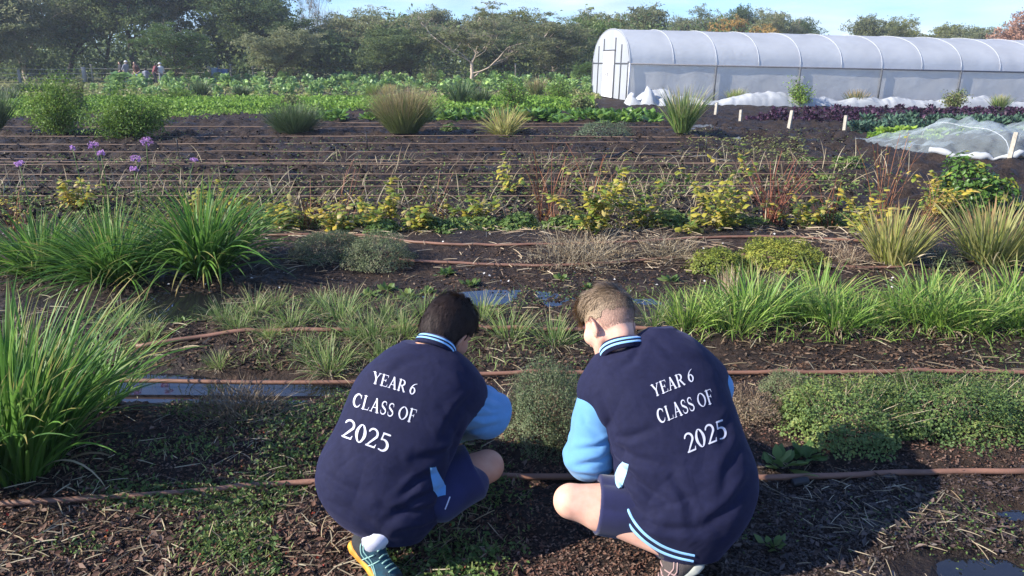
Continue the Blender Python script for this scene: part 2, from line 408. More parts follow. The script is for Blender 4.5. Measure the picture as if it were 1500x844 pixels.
# ================================================================== ground
def soil_material():
    m, nt, out = newmat('soil'); Lk = nt.links.new
    ge = N(nt, 'ShaderNodeNewGeometry')
    def noise(s, d=5, r=.6):
        n = N(nt, 'ShaderNodeTexNoise'); n.inputs['Scale'].default_value = s; n.inputs['Detail'].default_value = d; n.inputs['Roughness'].default_value = r; Lk(ge.outputs['Position'], n.inputs['Vector']); return n
    a = noise(26, 6, .65); b = noise(1.7, 4); c = noise(160, 2)
    r1 = ramp(nt, [(.3, (.014, .010, .008)), (.55, (.042, .028, .021)), (.75, (.10, .068, .050))], a.outputs['Fac'])
    r2 = ramp(nt, [(.35, (.5, .5, .52)), (.7, (1.2, 1.15, 1.1))], b.outputs['Fac'])
    mx = N(nt, 'ShaderNodeMixRGB', blend_type='MULTIPLY'); mx.inputs[0].default_value = 1; Lk(r1.outputs[0], mx.inputs[1]); Lk(r2.outputs[0], mx.inputs[2])
    sp = N(nt, 'ShaderNodeSeparateXYZ'); Lk(ge.outputs['Position'], sp.inputs[0])
    # dry grassy ground beyond the beds
    far = N(nt, 'ShaderNodeMapRange'); Lk(sp.outputs['Y'], far.inputs[0]); far.inputs[1].default_value = 50; far.inputs[2].default_value = 58
    g = ramp(nt, [(.3, (.10, .12, .035)), (.7, (.26, .24, .11))], noise(.5, 4).outputs['Fac'])
    m2 = N(nt, 'ShaderNodeMixRGB'); Lk(far.outputs[0], m2.inputs[0]); Lk(mx.outputs[0], m2.inputs[1]); Lk(g.outputs[0], m2.inputs[2])
    p = N(nt, 'ShaderNodeBsdfPrincipled'); Lk(m2.outputs[0], p.inputs['Base Color'])
    rr = ramp(nt, [(.35, (.5, .5, .5)), (.6, (.92, .92, .92))], b.outputs['Fac']); Lk(rr.outputs[0], p.inputs['Roughness']); p.inputs['Specular IOR Level'].default_value = .22
    ad = N(nt, 'ShaderNodeMath', operation='MULTIPLY_ADD'); Lk(c.outputs['Fac'], ad.inputs[0]); ad.inputs[1].default_value = .25; Lk(a.outputs['Fac'], ad.inputs[2])
    bp = N(nt, 'ShaderNodeBump'); bp.inputs['Strength'].default_value = .9; bp.inputs['Distance'].default_value = .02; Lk(ad.outputs[0], bp.inputs['Height'])
    b2 = N(nt, 'ShaderNodeBump'); b2.inputs['Strength'].default_value = .8; b2.inputs['Distance'].default_value = .07; Lk(noise(5.5, 6, .7).outputs['Fac'], b2.inputs['Height']); Lk(bp.outputs[0], b2.inputs['Normal']); Lk(b2.outputs[0], p.inputs['Normal'])
    Lk(p.outputs[0], out.inputs[0]); return m
M_soil = soil_material()
def micro(x, y):
    f = .016*n2(x, y, 7, 1)+.010*n2(x, y, 17, 2)+.006*n2(x, y, 41, 4)
    fade = 1-sstep(6, 12, y)
    far = .06*n2(x, y*1.6, 1.9, 5)*sstep(6, 10, y)*(1-sstep(30, 60, y))+(.10*(np.abs(n2(x, y*1.3, 3.6, 6))-.25)+.045*n2(x, y, 9, 16))*sstep(6, 10, y)*(1-sstep(20, 40, y))
    return f*fade+far
def ground_sheet():
    ys = np.concatenate([np.linspace(-8, 1.5, 20)[:-1], 1.5*np.exp(np.linspace(0, math.log(900/1.5), 760))])
    s = np.linspace(-1, 1, 620); s = np.sign(s)*(np.abs(s)*.75+.25*np.abs(s)**4)
    Y = ys[:, None]*np.ones(620)[None]; X = s[None]*(np.abs(ys)[:, None]*1.25+2.6+sstep(60, 900, ys)[:, None]*900)
    Z = gz(X, Y)+micro(X, Y)
    V = np.stack([X, Y, Z], -1).reshape(-1, 3)
    i = np.arange(len(ys)-1)[:, None]; j = np.arange(619)[None]; o = i*620+j
    Q = np.stack([o, o+1, o+621, o+620], -1).reshape(-1, 4)
    settag(link('ground', mesh_np('ground', V, Q, [M_soil])), kind='structure')
ground_sheet()
def gzm(x, y): return gz(x, y)+micro(x, y)
# water sheets
def water_material():
    m, nt, out = newmat('water'); Lk = nt.links.new
    p = N(nt, 'ShaderNodeBsdfPrincipled'); p.inputs['Base Color'].default_value = (.012, .012, .014, 1); p.inputs['Roughness'].default_value = .03; p.inputs['IOR'].default_value = 1.45; p.inputs['Specular IOR Level'].default_value = .8
    ge = N(nt, 'ShaderNodeNewGeometry'); n = N(nt, 'ShaderNodeTexNoise'); n.inputs['Scale'].default_value = 9; Lk(ge.outputs['Position'], n.inputs['Vector'])
    b = N(nt, 'ShaderNodeBump'); b.inputs['Strength'].default_value = .06; b.inputs['Distance'].default_value = .01; Lk(n.outputs['Fac'], b.inputs['Height']); Lk(b.outputs[0], p.inputs['Normal'])
    Lk(p.outputs[0], out.inputs[0]); return m
M_water = water_material()
def pool(idx, sink):
    """a level sheet under which the ground dips; the shoreline is where the soil rises through it"""
    x0 = min(PUDS[i][0]-PUDS[i][2]*1.5 for i in idx); x1 = max(PUDS[i][0]+PUDS[i][2]*1.5 for i in idx)
    y0 = min(PUDS[i][1]-PUDS[i][3]*1.6 for i in idx); y1 = max(PUDS[i][1]+PUDS[i][3]*1.6 for i in idx)
    z = float(np.mean([gz(PUDS[i][0], PUDS[i][1]) for i in idx]))+sink
    n = 14; a = np.arange(n)/n*2*PI
    V = np.stack([(x0+x1)/2+(x1-x0)/2*np.cos(a), (y0+y1)/2+(y1-y0)/2*np.sin(a), np.full(n, z)], 1)
    me = mesh_np('water', V, np.arange(n)[None], [M_water]); settag(link('water', me), kind='structure')
pool([0, 1, 2], .038); pool([3], .04); pool([4, 5], .026); pool([6], .022); pool([7], .006); pool([8], .008); pool([9], .06); pool([10], .055)
# ================================================================== materials shared by small things
M_hose = solid('brown_poly_pipe', (.26, .13, .085), .55, ns=6, col2=(.15, .08, .055), bump=.1)
M_drip = solid('tan_drip_tube', (.24, .155, .105), .65, ns=3, col2=(.13, .085, .06))
M_straw = leafmat('dry_straw', [(.2, .14, .08), (.36, .28, .17), (.5, .43, .29), (.12, .08, .055)], trans=.15, rough=.7)
M_chip = leafmat('bark_chips', [(.04, .022, .015), (.10, .048, .028), (.14, .08, .052), (.035, .024, .018), (.2, .135, .095), (.06, .033, .022)], trans=0, rough=.8)
M_wetchip = leafmat('wet_bark_chips', [(.018, .014, .013), (.045, .03, .025), (.09, .058, .042), (.03, .022, .02), (.14, .10, .075)], trans=0, rough=.5, spec=.5)
M_redleaf = leafmat('red_fallen_leaf', [(.45, .03, .025), (.3, .06, .02), (.4, .13, .04)], trans=.3)
M_weed = leafmat('weed_leaf', [(.07, .13, .03), (.10, .17, .045), (.13, .2, .05), (.18, .22, .06)], trans=.3)
M_strap = leafmat('strap_leaf', [(.055, .14, .022), (.09, .21, .03), (.14, .29, .04), (.05, .125, .035), (.19, .33, .05)], tipcol=(.4, .3, .1), trans=.32, rough=.5, spec=.3)
M_grass = leafmat('tuft_grass', [(.10, .18, .05), (.15, .24, .055), (.22, .31, .08), (.30, .32, .13)], tipcol=(.42, .36, .2), tip_at=.7, trans=.35)
M_chive = leafmat('chive_leaf', [(.10, .2, .035), (.15, .27, .045), (.21, .33, .06), (.3, .38, .1)], tipcol=(.45, .36, .15), tip_at=.8, trans=.35, rough=.4)
M_lemon = leafmat('pale_lemongrass_leaf', [(.2, .25, .06), (.34, .34, .1), (.45, .42, .17), (.24, .3, .07)], tipcol=(.42, .25, .12), tip_at=.75, trans=.4)
M_oreg = leafmat('oregano_leaf', [(.06, .11, .035), (.10, .16, .045), (.15, .22, .06), (.25, .28, .08)], trans=.28)
M_gold = leafmat('golden_oregano_leaf', [(.12, .16, .03), (.22, .26, .04), (.36, .36, .06)], trans=.3)
M_thyme = leafmat('thyme_leaf', [(.07, .10, .045), (.11, .15, .065), (.18, .21, .10), (.22, .2, .12)], trans=.25)
M_deadm = leafmat('dead_twigs', [(.12, .08, .055), (.2, .14, .09), (.30, .23, .16)], trans=.1, rough=.8)
M_cane = leafmat('red_cane', [(.18, .055, .03), (.27, .1, .05), (.12, .05, .03)], trans=0, rough=.6)
M_yel = leafmat('yellowing_leaf', [(.10, .18, .04), (.2, .27, .05), (.42, .4, .06), (.55, .42, .06), (.45, .4, .2)], trans=.4)
M_kale = leafmat('grey_green_kale', [(.16, .27, .09), (.22, .37, .11), (.32, .46, .18), (.27, .43, .08)], trans=.3, rough=.45, spec=.5)
M_chard = leafmat('green_chard', [(.08, .17, .03), (.13, .26, .045), (.19, .33, .06)], trans=.32, rough=.4, spec=.5)
M_lett = leafmat('light_green_lettuce', [(.2, .36, .04), (.3, .46, .06), (.36, .5, .1)], trans=.4, rough=.45)
M_purp = leafmat('dark_purple_kale', [(.03, .014, .035), (.055, .022, .05), (.085, .035, .07)], trans=.15, rough=.5)
M_blue = leafmat('blue_green_kale', [(.035, .08, .05), (.06, .115, .075), (.09, .16, .10)], trans=.2, rough=.5)
M_bush = leafmat('bright_shrub_leaf', [(.07, .12, .025), (.11, .2, .03), (.18, .29, .04), (.25, .33, .055)], trans=.3)
M_rush = leafmat('blue_green_rush', [(.045, .085, .035), (.07, .12, .05), (.1, .155, .06)], tipcol=(.25, .25, .12), trans=.15)
M_olive = leafmat('olive_rush', [(.08, .12, .035), (.13, .18, .05), (.2, .22, .08), (.07, .11, .035)], tipcol=(.36, .26, .14), tip_at=.6, trans=.2)
M_lav = leafmat('grey_green_lavender', [(.08, .12, .07), (.13, .18, .10), (.17, .22, .12)], trans=.2)
M_brownstem = solid('brown_stem', (.12, .08, .05), .8, ns=30)
M_purpleflower = leafmat('mauve_petal', [(.5, .25, .6), (.62, .35, .68)], trans=.3)
M_wood = solid('weathered_post', (.42, .38, .33), .85, ns=14, col2=(.27, .24, .2), bump=.4)
M_stake = solid('pale_timber_stake', (.46, .42, .35), .85, ns=22, col2=(.30, .27, .22))
# ================================================================== hoses
def hose(pts, rad, mat, label, lift=.0, name='irrigation_pipe', group=None, sides=10, jit=.0, cat='pipe'):
    P = []
    if pts[0][0] < 0: pts = [(pts[0][0]-380, pts[0][1]+2)]+list(pts)
    if pts[-1][0] > 1520: pts = list(pts)+[(pts[-1][0]+380, pts[-1][1]+1)]
    for (px, py) in pts:
        x, y = G(px, py); P.append((x, y))
    P = np.array(P); n = max(20, int((P[-1, 0]-P[0, 0])/.12)); n = min(n, 260)
    t = np.linspace(0, 1, n); s = np.linspace(0, 1, len(P))
    def sm(v):
        q = np.interp(t, s, v); k = max(3, n//(len(P)*2)) | 1
        pad = np.pad(q, k//2, mode='reflect', reflect_type='odd'); return np.convolve(pad, np.ones(k)/k, 'valid')
    X, Y = sm(P[:, 0]), sm(P[:, 1])
    Y = Y+jit*n2(X, X*0, .9, P[0, 1])
    Z = np.convolve(np.pad(gzm(X, Y), 4 if sides > 6 else 20, mode='edge'), np.ones(9 if sides > 6 else 41)/(9 if sides > 6 else 41), 'valid')
    Z = (np.maximum(Z, gzm(X, Y)-rad*.2) if sides > 6 else Z)+rad*.75+lift
    if sides > 6: Z = np.maximum(Z, gbase(X, Y)+bed(X, Y)-.032+rad)
    mb = MB(); mb.tube(np.stack([X, Y, Z], 1), rad, sides)
    o = link(name, mb.mesh(name, [mat])); settag(o, label, cat, group)
    return o
hose([(-60, 744), (80, 737), (200, 729), (300, 722), (420, 712), (560, 706), (740, 703), (930, 706), (1100, 708), (1200, 704), (1330, 699), (1420, 697), (1560, 699)], .0125, M_hose, 'thick brown irrigation pipe closest to the camera running past both boys')
hose([(150, 553), (260, 554), (400, 556), (560, 555), (760, 553), (900, 552), (1100, 552), (1300, 551), (1420, 551), (1580, 551)], .0115, M_hose, 'straight brown pipe lying across the puddle and behind the boys\' shoulders', lift=.012)
hose([(200, 512), (250, 506), (320, 499), (400, 495), (470, 497), (600, 491), (720, 491), (800, 494), (900, 494), (1000, 492)], .014, M_hose, 'bowed brown pipe among the grass tufts left of the dark haired boy')
hose([(360, 356), (470, 354), (560, 357), (610, 366), (700, 371), (800, 370), (920, 366), (1010, 360), (1100, 358), (1220, 362), (1330, 368)], .0125, M_hose, 'brown pipe draped over the dark thyme mound, upper of the pair')
hose([(585, 388), (680, 391), (790, 393), (900, 389), (1000, 383), (1090, 382), (1150, 388), (1210, 394), (1290, 395), (1380, 391), (1450, 387), (1580, 386)], .0125, M_hose, 'brown pipe dipping past the pale lemongrass clumps, lower of the pair')
hose([(1160, 712), (1170, 711), (1182, 710)], .017, solid('black_joiner', (.03, .03, .032), .5), 'black joiner on the brown pipe right of the fair haired boy', lift=-.003, name='pipe_joiner', cat='pipe joiner')
dl = [(206, .1), (217, .06), (233, .06), (239, .05), (249, .03), (254, .05), (266, .05), (272, .05), (287, .05), (299, .04), (193, .1), (184, .1)]
drng = np.random.default_rng(5)
for i, (py, jt) in enumerate(dl):
    x1 = 1010+drng.uniform(-30, 60) if py < 240 else (1210 if py < 280 else 1250)+drng.uniform(-40, 60)
    x0 = -60 if py > 190 else (420 if i % 2 else 200)
    xs_ = np.linspace(x0, x1, 9)
    off = drng.uniform(-1, 1, 9)*(.9 if py < 225 else .7)
    hose([(a, py+b) for a, b in zip(xs_, off)], .0085 if py > 230 else .011, M_drip, 'thin tan drip line stretched along the bare dark soil beds', lift=.02+drng.uniform(0, .07), group='thin drip lines on the bare beds', sides=6, jit=jt*(.6 if py < 225 else .3), name='drip_line')
hose([(860, 243), (900, 237), (950, 233), (1010, 236), (1080, 243)], .016, solid('black_pipe', (.02, .02, .022), .45), 'short black pipe curving over the bare beds left of the path', lift=.03)
# pegs that hold the drip lines
for k, (px, py, h) in enumerate([(262, 232, .3), (538, 224, .32), (1033, 232, .3), (608, 176, .3), (927, 152, .35)]):
    x, y = G(px, py); mb = MB(); z = float(gzm(x, y)); mb.tube([(x, y, z-.03), (x+.005, y, z+h*.6), (x-.004, y, z+h)], [.011, .011, .008], 6)
    settag(link('peg', mb.mesh('peg', [bpy.data.materials['black_pipe']])), 'small black peg standing among the drip lines', 'peg', 'pegs in the drip line beds')
# ================================================================== stakes
def stake(px, py, top, w, label, lean=0., th=None):
    x, y = G(px, py); z = float(gzm(x, y)); zc = zc_at(x, y, z); h = (py-top)/FPX*zc/1.0
    ww = w/FPX*zc; mb = MB()
    m = 8; s = np.linspace(0, 1, m)
    pts = np.stack([x+lean*h*s, y+0*s, z-.06+(h+.06)*s], 1)
    mb.tube(pts, ww/2*np.array([.9, 1, 1.02, .98, 1, .97, 1, .9]), 4)
    o = link('wooden_stake', mb.mesh('wooden_stake', [M_stake], smooth=False)); settag(o, label, 'stake', 'timber stakes at the ends of the beds')
stake(1155, 188, 160, 6, 'pale stake standing just in front of the dark purple kale row', .1)
stake(1236, 197, 172, 6, 'pale stake at the left end of the blue green kale row')
stake(1477, 241, 205, 8, 'largest pale stake beside the white net cover', .08)
stake(1048, 168, 150, 5, 'short pale stake right of the tall green grass clump', .05)
stake(1084, 180, 163, 5, 'short stake between the grass clump and the purple kale')
stake(1029, 158, 148, 5, 'tiny pale stake in front of the white crop cloth')
stake(985, 155, 140, 3, 'thin stake near the greenhouse corner')
stake(55, 152, 140, 3, 'small white stake at the left among far shrubs')
# ================================================================== plants
def rg(seed): return np.random.default_rng(seed)
def base_disc(rng, n, r, aspect=1.):
    a = rng.uniform(0, 2*PI, n); q = np.sqrt(rng.uniform(0, 1, n))*r
    return np.stack([q*np.cos(a), q*np.sin(a)*aspect, np.zeros(n)], 1), a, q/r
def clump_mesh(name, mat, seed, n, h, spread, W, lean=.55, droop=1.0, br=.12, seg=7, fold=True, dead=None, ndead=0, pw=1.5):
    rng = rg(seed); mb = MB()
    b, a, q = base_disc(rng, n, br)
    az = a+rng.normal(0, .35, n)
    th0 = lean*q*rng.uniform(.5, 1.2, n)+rng.normal(0, .08, n); L = h*rng.uniform(.65, 1.2, n)*(1+.15*q)
    ribbons(mb, rng, b, az, th0, L, W*rng.uniform(.7, 1.2, n), droop*rng.uniform(.2, 1.15, n)*(.35+.65*q), seg, fold, pw, zmin=.0)
    mats = [mat]
    if ndead:
        b, a, q = base_disc(rng, ndead, br*1.05)
        ribbons(mb, rng, b, a, lean*1.2*q+.2, h*rng.uniform(.3, .9, ndead), W*.8, droop*1.6, seg, fold, pw, zmin=.0, m=1); mats.append(dead or M_straw)
    return mb.mesh(name, mats)
def put(name, me, px, py, label, cat, group=None, rotz=0., scale=1., dz=0., x=None, y=None):
    if x is None: x, y = G(px, py)
    o = link(name, me, (x, y, float(gzm(x, y))-.01+dz), rotz=rotz, scale=scale)
    return settag(o, label, cat, group)
def hz(px, py, hpx):
    x, y = G(px, py); return hpx/FPX*zc_at(x, y)
# big strap-leaved clumps
put('strap_leaf_clump', clump_mesh('strap_leaf_clump', M_strap, 1, 640, .76, .5, .016, .58, 1.15, .19, 9, ndead=14), 18, 690, 'huge bright green strap leaved clump at the left edge beside the puddle', 'plant', scale=.84)
put('strap_leaf_clump', clump_mesh('strap_leaf_clump', M_strap, 31, 120, .5, .4, .013, .8, 1.0, .1, 8), 150, 600, 'lower dark leaved clump tucked behind the huge left clump', 'plant', scale=.75)
put('strap_leaf_clump', clump_mesh('strap_leaf_clump', M_strap, 2, 480, .58, .5, .015, 1.0, 1.5, .16, 8, ndead=8), 62, 398, 'leftmost of three strap leaved clumps, with some orange tips', 'plant', scale=.85)
put('strap_leaf_clump', clump_mesh('strap_leaf_clump', M_strap, 3, 600, .68, .5, .014, 1.0, 1.5, .18, 8, ndead=8), 168, 408, 'dark green middle one of the three strap leaved clumps', 'plant', scale=.84)
put('strap_leaf_clump', clump_mesh('strap_leaf_clump', M_strap, 4, 480, .82, .5, .019, .9, 1.6, .15, 9, ndead=10), 302, 402, 'light green broad leaved clump with arching leaves, right of the three', 'plant', scale=.86)
# flowering stems
def flower_stem(hx, hy, bx, by, label, big=1.):
    big *= 1.05; x, y = G(bx, by); z = float(gzm(x, y)); zc = zc_at(x, y)
    top = D(hx, hy, zc_at(x, y+.05, .9)); h = top[2]-z
    root = link('flowering_stem', None, (x, y, z)); settag(root, label, 'flower')
    s = np.linspace(0, 1, 8)[:, None]; p = np.array((0, 0, 0))*(1-s)+(top-np.array((x, y, z)))*s; p[:, 0] += .02*np.sin(s[:, 0]*3)
    mb = MB(); mb.tube(p, np.linspace(.004, .0028, 8), 5); link('stem', mb.mesh('stem', [M_chive]), parent=root)
    rng = rg(int(hx+hy)); mb = MB(); c = p[-1]
    n = int(16*big); d = rng.normal(0, 1, (n, 3)); d[:, 2] = np.abs(d[:, 2])+.1; d /= np.linalg.norm(d, axis=1)[:, None]
    for k in range(n):
        e = c+d[k]*.035*big*rng.uniform(.6, 1.2); mb.tube([c, e], .0012, 3, m=1, cap=False)
        leafquads(mb, rng, e+rng.normal(0, .006, (6, 3)), .02, .009)
    link('flower_head', mb.mesh('flower_head', [M_purpleflower, M_chive]), parent=root)
flower_stem(138, 216, 165, 395, 'mauve flower head furthest left of the clear ones above the green clumps')
flower_stem(147, 226, 170, 398, 'second mauve flower just below and right of the leftmost one', .7)
flower_stem(214, 211, 215, 400, 'brightest mauve flower head, highest of all', 1.3)
flower_stem(200, 236, 208, 402, 'mauve flower head just under the brightest one')
flower_stem(196, 250, 203, 402, 'lowest mauve flower head of the small stack of three', .8)
flower_stem(284, 236, 225, 402, 'small lone mauve flower leaning right over the light green clump', .6)
flower_stem(28, 242, 60, 398, 'faint mauve flower near the left picture edge')
flower_stem(106, 218, 140, 398, 'bare stalk with a withered head left of the mauve flowers', .35)
# lemongrass
put('lemongrass', clump_mesh('lemongrass', M_lemon, 5, 260, .43, .4, .014, .55, .5, .13, 6, ndead=24), 1308, 388, 'pale yellow green lemongrass clump with upright blades, left of the two', 'plant')
put('lemongrass', clump_mesh('lemongrass', M_lemon, 6, 340, .47, .4, .014, .62, .5, .17, 6, ndead=30), 1452, 388, 'larger pale lemongrass clump at the right edge', 'plant')
# chive row
cv = [clump_mesh('chives', M_chive, 40+k, 105, .30, .3, .0095, .75, 1.3, .12, 7, ndead=26) for k in range(3)]
crng = rg(77)
xs_ = list(np.linspace(1000, 1540, 15))
for i, px in enumerate(xs_):
    put('chives', cv[i % 3], px+crng.uniform(-10, 10), 482+crng.uniform(-12, 16), 'bright green chive clump growing in the long row right of the fair haired boy', 'plant', 'chive clumps in the right hand row', crng.uniform(0, 6), crng.uniform(.75, 1.12))
for i, px in enumerate(np.linspace(1080, 1480, 4)):
    put('chives', cv[i % 3], px+crng.uniform(-15, 15), 455+crng.uniform(-6, 6), 'bright green chive clump growing in the long row right of the fair haired boy', 'plant', 'chive clumps in the right hand row', crng.uniform(0, 6), crng.uniform(.8, 1.05))
stub = clump_mesh('cut_stub', M_straw, 61, 90, .22, .2, .006, .25, .15, .06, 3, fold=False)
put('cut_grass_stub', stub, 1068, 440, 'straw coloured cut stubs sticking up at the left end of the chive row', 'plant')
put('cut_grass_stub', stub, 1136, 446, 'second patch of cut straw stubs in the chive row', 'plant', rotz=2, scale=.85)
# grass tufts
gt = [clump_mesh('grass_tuft', M_grass, 50+k, 110, .21, .3, .0045, .95, 1.3, .09, 6, fold=False, ndead=60) for k in range(3)]
tufts = [(330, 478, .8), (372, 472, .9), (405, 455, .7), (425, 486, .85), (498, 478, 1.1), (470, 455, .7), (545, 505, 1.0), (565, 478, .8), (590, 500, .9), (480, 538, 1.0), (350, 492, .6), (320, 530, .55), (450, 515, .6), (705, 475, .9), (745, 500, 1.0), (812, 505, 1.0), (620, 470, .8), (960, 485, .9), (180, 480, .9), (215, 500, .7), (560, 525, .7), (395, 500, .6), (520, 500, .7)]
for i, (px, py, s) in enumerate(tufts):
    lab = 'small ragged grass tuft in the weedy strip left of the dark haired boy'; grp = 'grass tufts in the left strip'
    if px in (705, 745, 812): lab = {705: 'bright green grass tuft just right of the dark haired head', 745: 'yellowish grass tuft between the two heads, left of its pair', 812: 'yellowish grass tuft nearest the fair haired boy, right of its pair'}[px]; grp = None
    if px == 960: lab = 'grass tuft touching the fair haired boy\'s collar'; grp = None
    put('grass_tuft', gt[i % 3], px, py, lab, 'plant', grp, i*1.3, s)
# mounds -------------------------------------------------------------
def mound_mesh(name, mats, seed, rx, ry, h, n, leaf, sprig=0, lump=.18, twig=0, top=1.6, ll=1.5):
    rng = rg(seed); mb = MB()
    d = rng.normal(0, 1, (n, 3)); d[:, 2] = np.abs(d[:, 2]); d /= np.linalg.norm(d, axis=1)[:, None]
    f = 1+lump*vnoise(d*2.3+seed*5)+lump*.7*vnoise(d*5.1+seed)+lump*.4*vnoise(d*11+seed)
    rr = f*(1-.32*rng.uniform(0, 1, n)**1.7)
    p = d*np.array((rx, ry, h))*rr[:, None]
    nr = d/np.array((rx, ry, h)); nr /= np.linalg.norm(nr, axis=1)[:, None]
    patch = np.clip(.5+.45*vnoise(d*3+seed*2)+rng.normal(0, .22, n), 0, 1)
    if leaf > 0: leafquads(mb, rng, p, leaf*ll, leaf, nr*1.0+np.array((0, 0, .5)), patch, spread=.75)
    if sprig:
        k = rng.integers(0, n, sprig)
        az = np.arctan2(nr[k, 1], nr[k, 0])+rng.normal(0, .8, sprig); th = np.arccos(np.clip(nr[k, 2], -1, 1))*.6+rng.normal(0, .3, sprig)
        ribbons(mb, rng, p[k]*.93, az, th, leaf*rng.uniform(2, 5, sprig) if leaf else .05, max(leaf*.4, .003), .5, 3, False, rnd=patch[k], m=0)
    if twig:
        k = rng.integers(0, n, twig)
        b, a, q = base_disc(rng, twig, min(rx, ry)*.5)
        ribbons(mb, rng, b, np.arctan2(d[k, 1]*ry, d[k, 0]*rx), np.arccos(d[k, 2])*.9, np.linalg.norm(p[k], axis=1)*1.02, .0035, .1, 4, False, m=1)
    return mb.mesh(name, mats)
def mound(px, py, wpx, hpx, mats, seed, n, leaf, label, name, ry=None, **kw):
    x, y = G(px, py); zc = zc_at(x, y); rx = wpx/2/FPX*zc; ry = ry or rx*.7; y += ry*.8
    h = hpx/FPX*zc
    return put(name, mound_mesh(name, mats, seed, rx, ry, h, n, leaf, **kw), 0, 0, label, 'plant', x=x, y=y)
mound(1270, 672, 230, 62, [M_oreg, M_straw], 1, 9500, .0095, 'leafy green oregano mound right of the fair haired boy', 'oregano', ry=.30, sprig=700, twig=160, lump=.2)
mound(1420, 660, 260, 62, [M_oreg, M_straw], 2, 9500, .0095, 'bright oregano mound at the right picture edge', 'oregano', ry=.32, sprig=700, twig=160, lump=.22)
mound(1530, 652, 160, 60, [M_oreg, M_straw], 3, 4000, .0095, 'oregano mound cut by the right picture edge', 'oregano', ry=.3, sprig=300, twig=60)
mound(812, 676, 150, 98, [M_thyme, M_deadm], 4, 14000, .0058, 'tall dark thyme bush between the two boys', 'thyme', ry=.28, sprig=2600, twig=300, lump=.25)
mound(1110, 640, 110, 48, [M_deadm, M_straw], 5, 2600, .006, 'sparse dry thyme plant touching the fair haired boy\'s jacket', 'thyme', ry=.16, sprig=1500, twig=260)
mound(1165, 605, 90, 40, [M_thyme, M_deadm], 6, 3600, .0055, 'small grey thyme plant just left of the oregano', 'thyme', ry=.13, sprig=1200, twig=150)
mound(335, 645, 170, 30, [M_deadm, M_deadm], 7, 800, .005, 'low dead brown thyme remains by the puddle', 'thyme', ry=.22, sprig=1500, twig=260, lump=.3)
mound(545, 402, 105, 44, [M_thyme, M_deadm], 8, 7500, .0085, 'rounded dark thyme mound under the draped brown pipe', 'thyme', ry=.36, sprig=1200, twig=60)
mound(468, 392, 110, 34, [M_thyme, M_deadm], 9, 6500, .0085, 'flatter dark thyme mound left of the rounded one', 'thyme', ry=.4, sprig=1000, twig=60)
mound(1062, 405, 95, 34, [M_gold, M_straw], 10, 3800, .013, 'golden oregano patch left of its pair, in front of red canes', 'oregano', ry=.3, sprig=300)
mound(1160, 400, 130, 36, [M_gold, M_straw], 11, 5000, .013, 'wider golden oregano patch left of the lemongrass', 'oregano', ry=.34, sprig=300)
mound(855, 402, 190, 26, [M_straw, M_straw], 12, 1200, .006, 'tangle of dead straw coloured grass behind the boys\' heads', 'dead_grass', ry=.5, sprig=3500, twig=300, lump=.35)
mound(985, 395, 130, 24, [M_deadm, M_straw], 13, 700, .006, 'reddish dry twiggy growth left of the golden oregano', 'dead_grass', ry=.4, sprig=2200, twig=200, lump=.35)
mound(1255, 398, 80, 24, [M_deadm, M_straw], 14, 500, .006, 'small heap of dry stems at the foot of the lemongrass', 'dead_grass', ry=.3, sprig=1300, twig=150, lump=.35)
mound(1395, 398, 70, 26, [M_thyme, M_deadm], 15, 1500, .008, 'low green thyme tuft between the two lemongrass clumps', 'thyme', ry=.25, sprig=400)
# rosette weeds ------------------------------------------------------
def rosette_mesh(name, mat, seed, n, L, W, th=(.5, 1.3), droop=.5, nu=5, nv=3, pet=.35, ruf=.08, shape='oval', cup=.15, br=.01):
    rng = rg(seed); mb = MB(); b, a, q = base_disc(rng, n, br)
    az = np.arange(n)*2.399+rng.normal(0, .3, n); t = np.linspace(0, 1, n)
    broad(mb, rng, b, az, th[0]+(th[1]-th[0])*t+rng.normal(0, .08, n), L*rng.uniform(.7, 1.1, n)*(.65+.35*t), W*rng.uniform(.8, 1.1, n), droop*rng.uniform(.5, 1.3, n), nu, nv, pet, ruf, shape=shape, cup=cup)
    return mb.mesh(name, [mat])
wd = [rosette_mesh('weed', M_weed, 70+k, 14, .1, .035, (.3, 1.3), .4, ruf=.15) for k in range(3)]
for i, (px, py, s, lab) in enumerate([(568, 425, 1.3, 'leafy weed at the left end of the dark soil strip'), (598, 436, 1.4, 'leafy weed cluster just left of the dark haired head'), (625, 428, 1.1, 'low weed right of the leafy weed cluster'), (655, 402, 1.3, 'bright feathery weed above the dark haired head'), (690, 418, 1.2, 'pale star shaped weed on the bare soil strip'), (985, 414, 1.2, 'small pale weed above the fair haired boy\'s collar'), (822, 410, 1.1, 'weed at the edge of the dead grass, left of the fair hair'), (862, 422, .9, 'tiny bright weed beside the fair haired head'),
        (1140, 690, 1.5, 'palmate leaved weed beside the nearest pipe joiner'), (1180, 680, 1.3, 'second palmate leaved weed touching the oregano'), (1132, 800, .8, 'single star shaped weed on the wet soil at right'), (1385, 412, 1.2, 'pale weed under the lower pipe near the lemongrass'), (540, 435, 1.2, 'weed on the soil strip left of the leafy weeds'), (1210, 412, 1.1, 'low weed behind the chive row'), (1440, 412, 1.1, 'green weed at the foot of the larger lemongrass'), (268, 480, .9, 'small weed in the soil between puddle and tufts')]):
    put('weed', wd[i % 3], px, py, lab, 'plant', None, i, s)
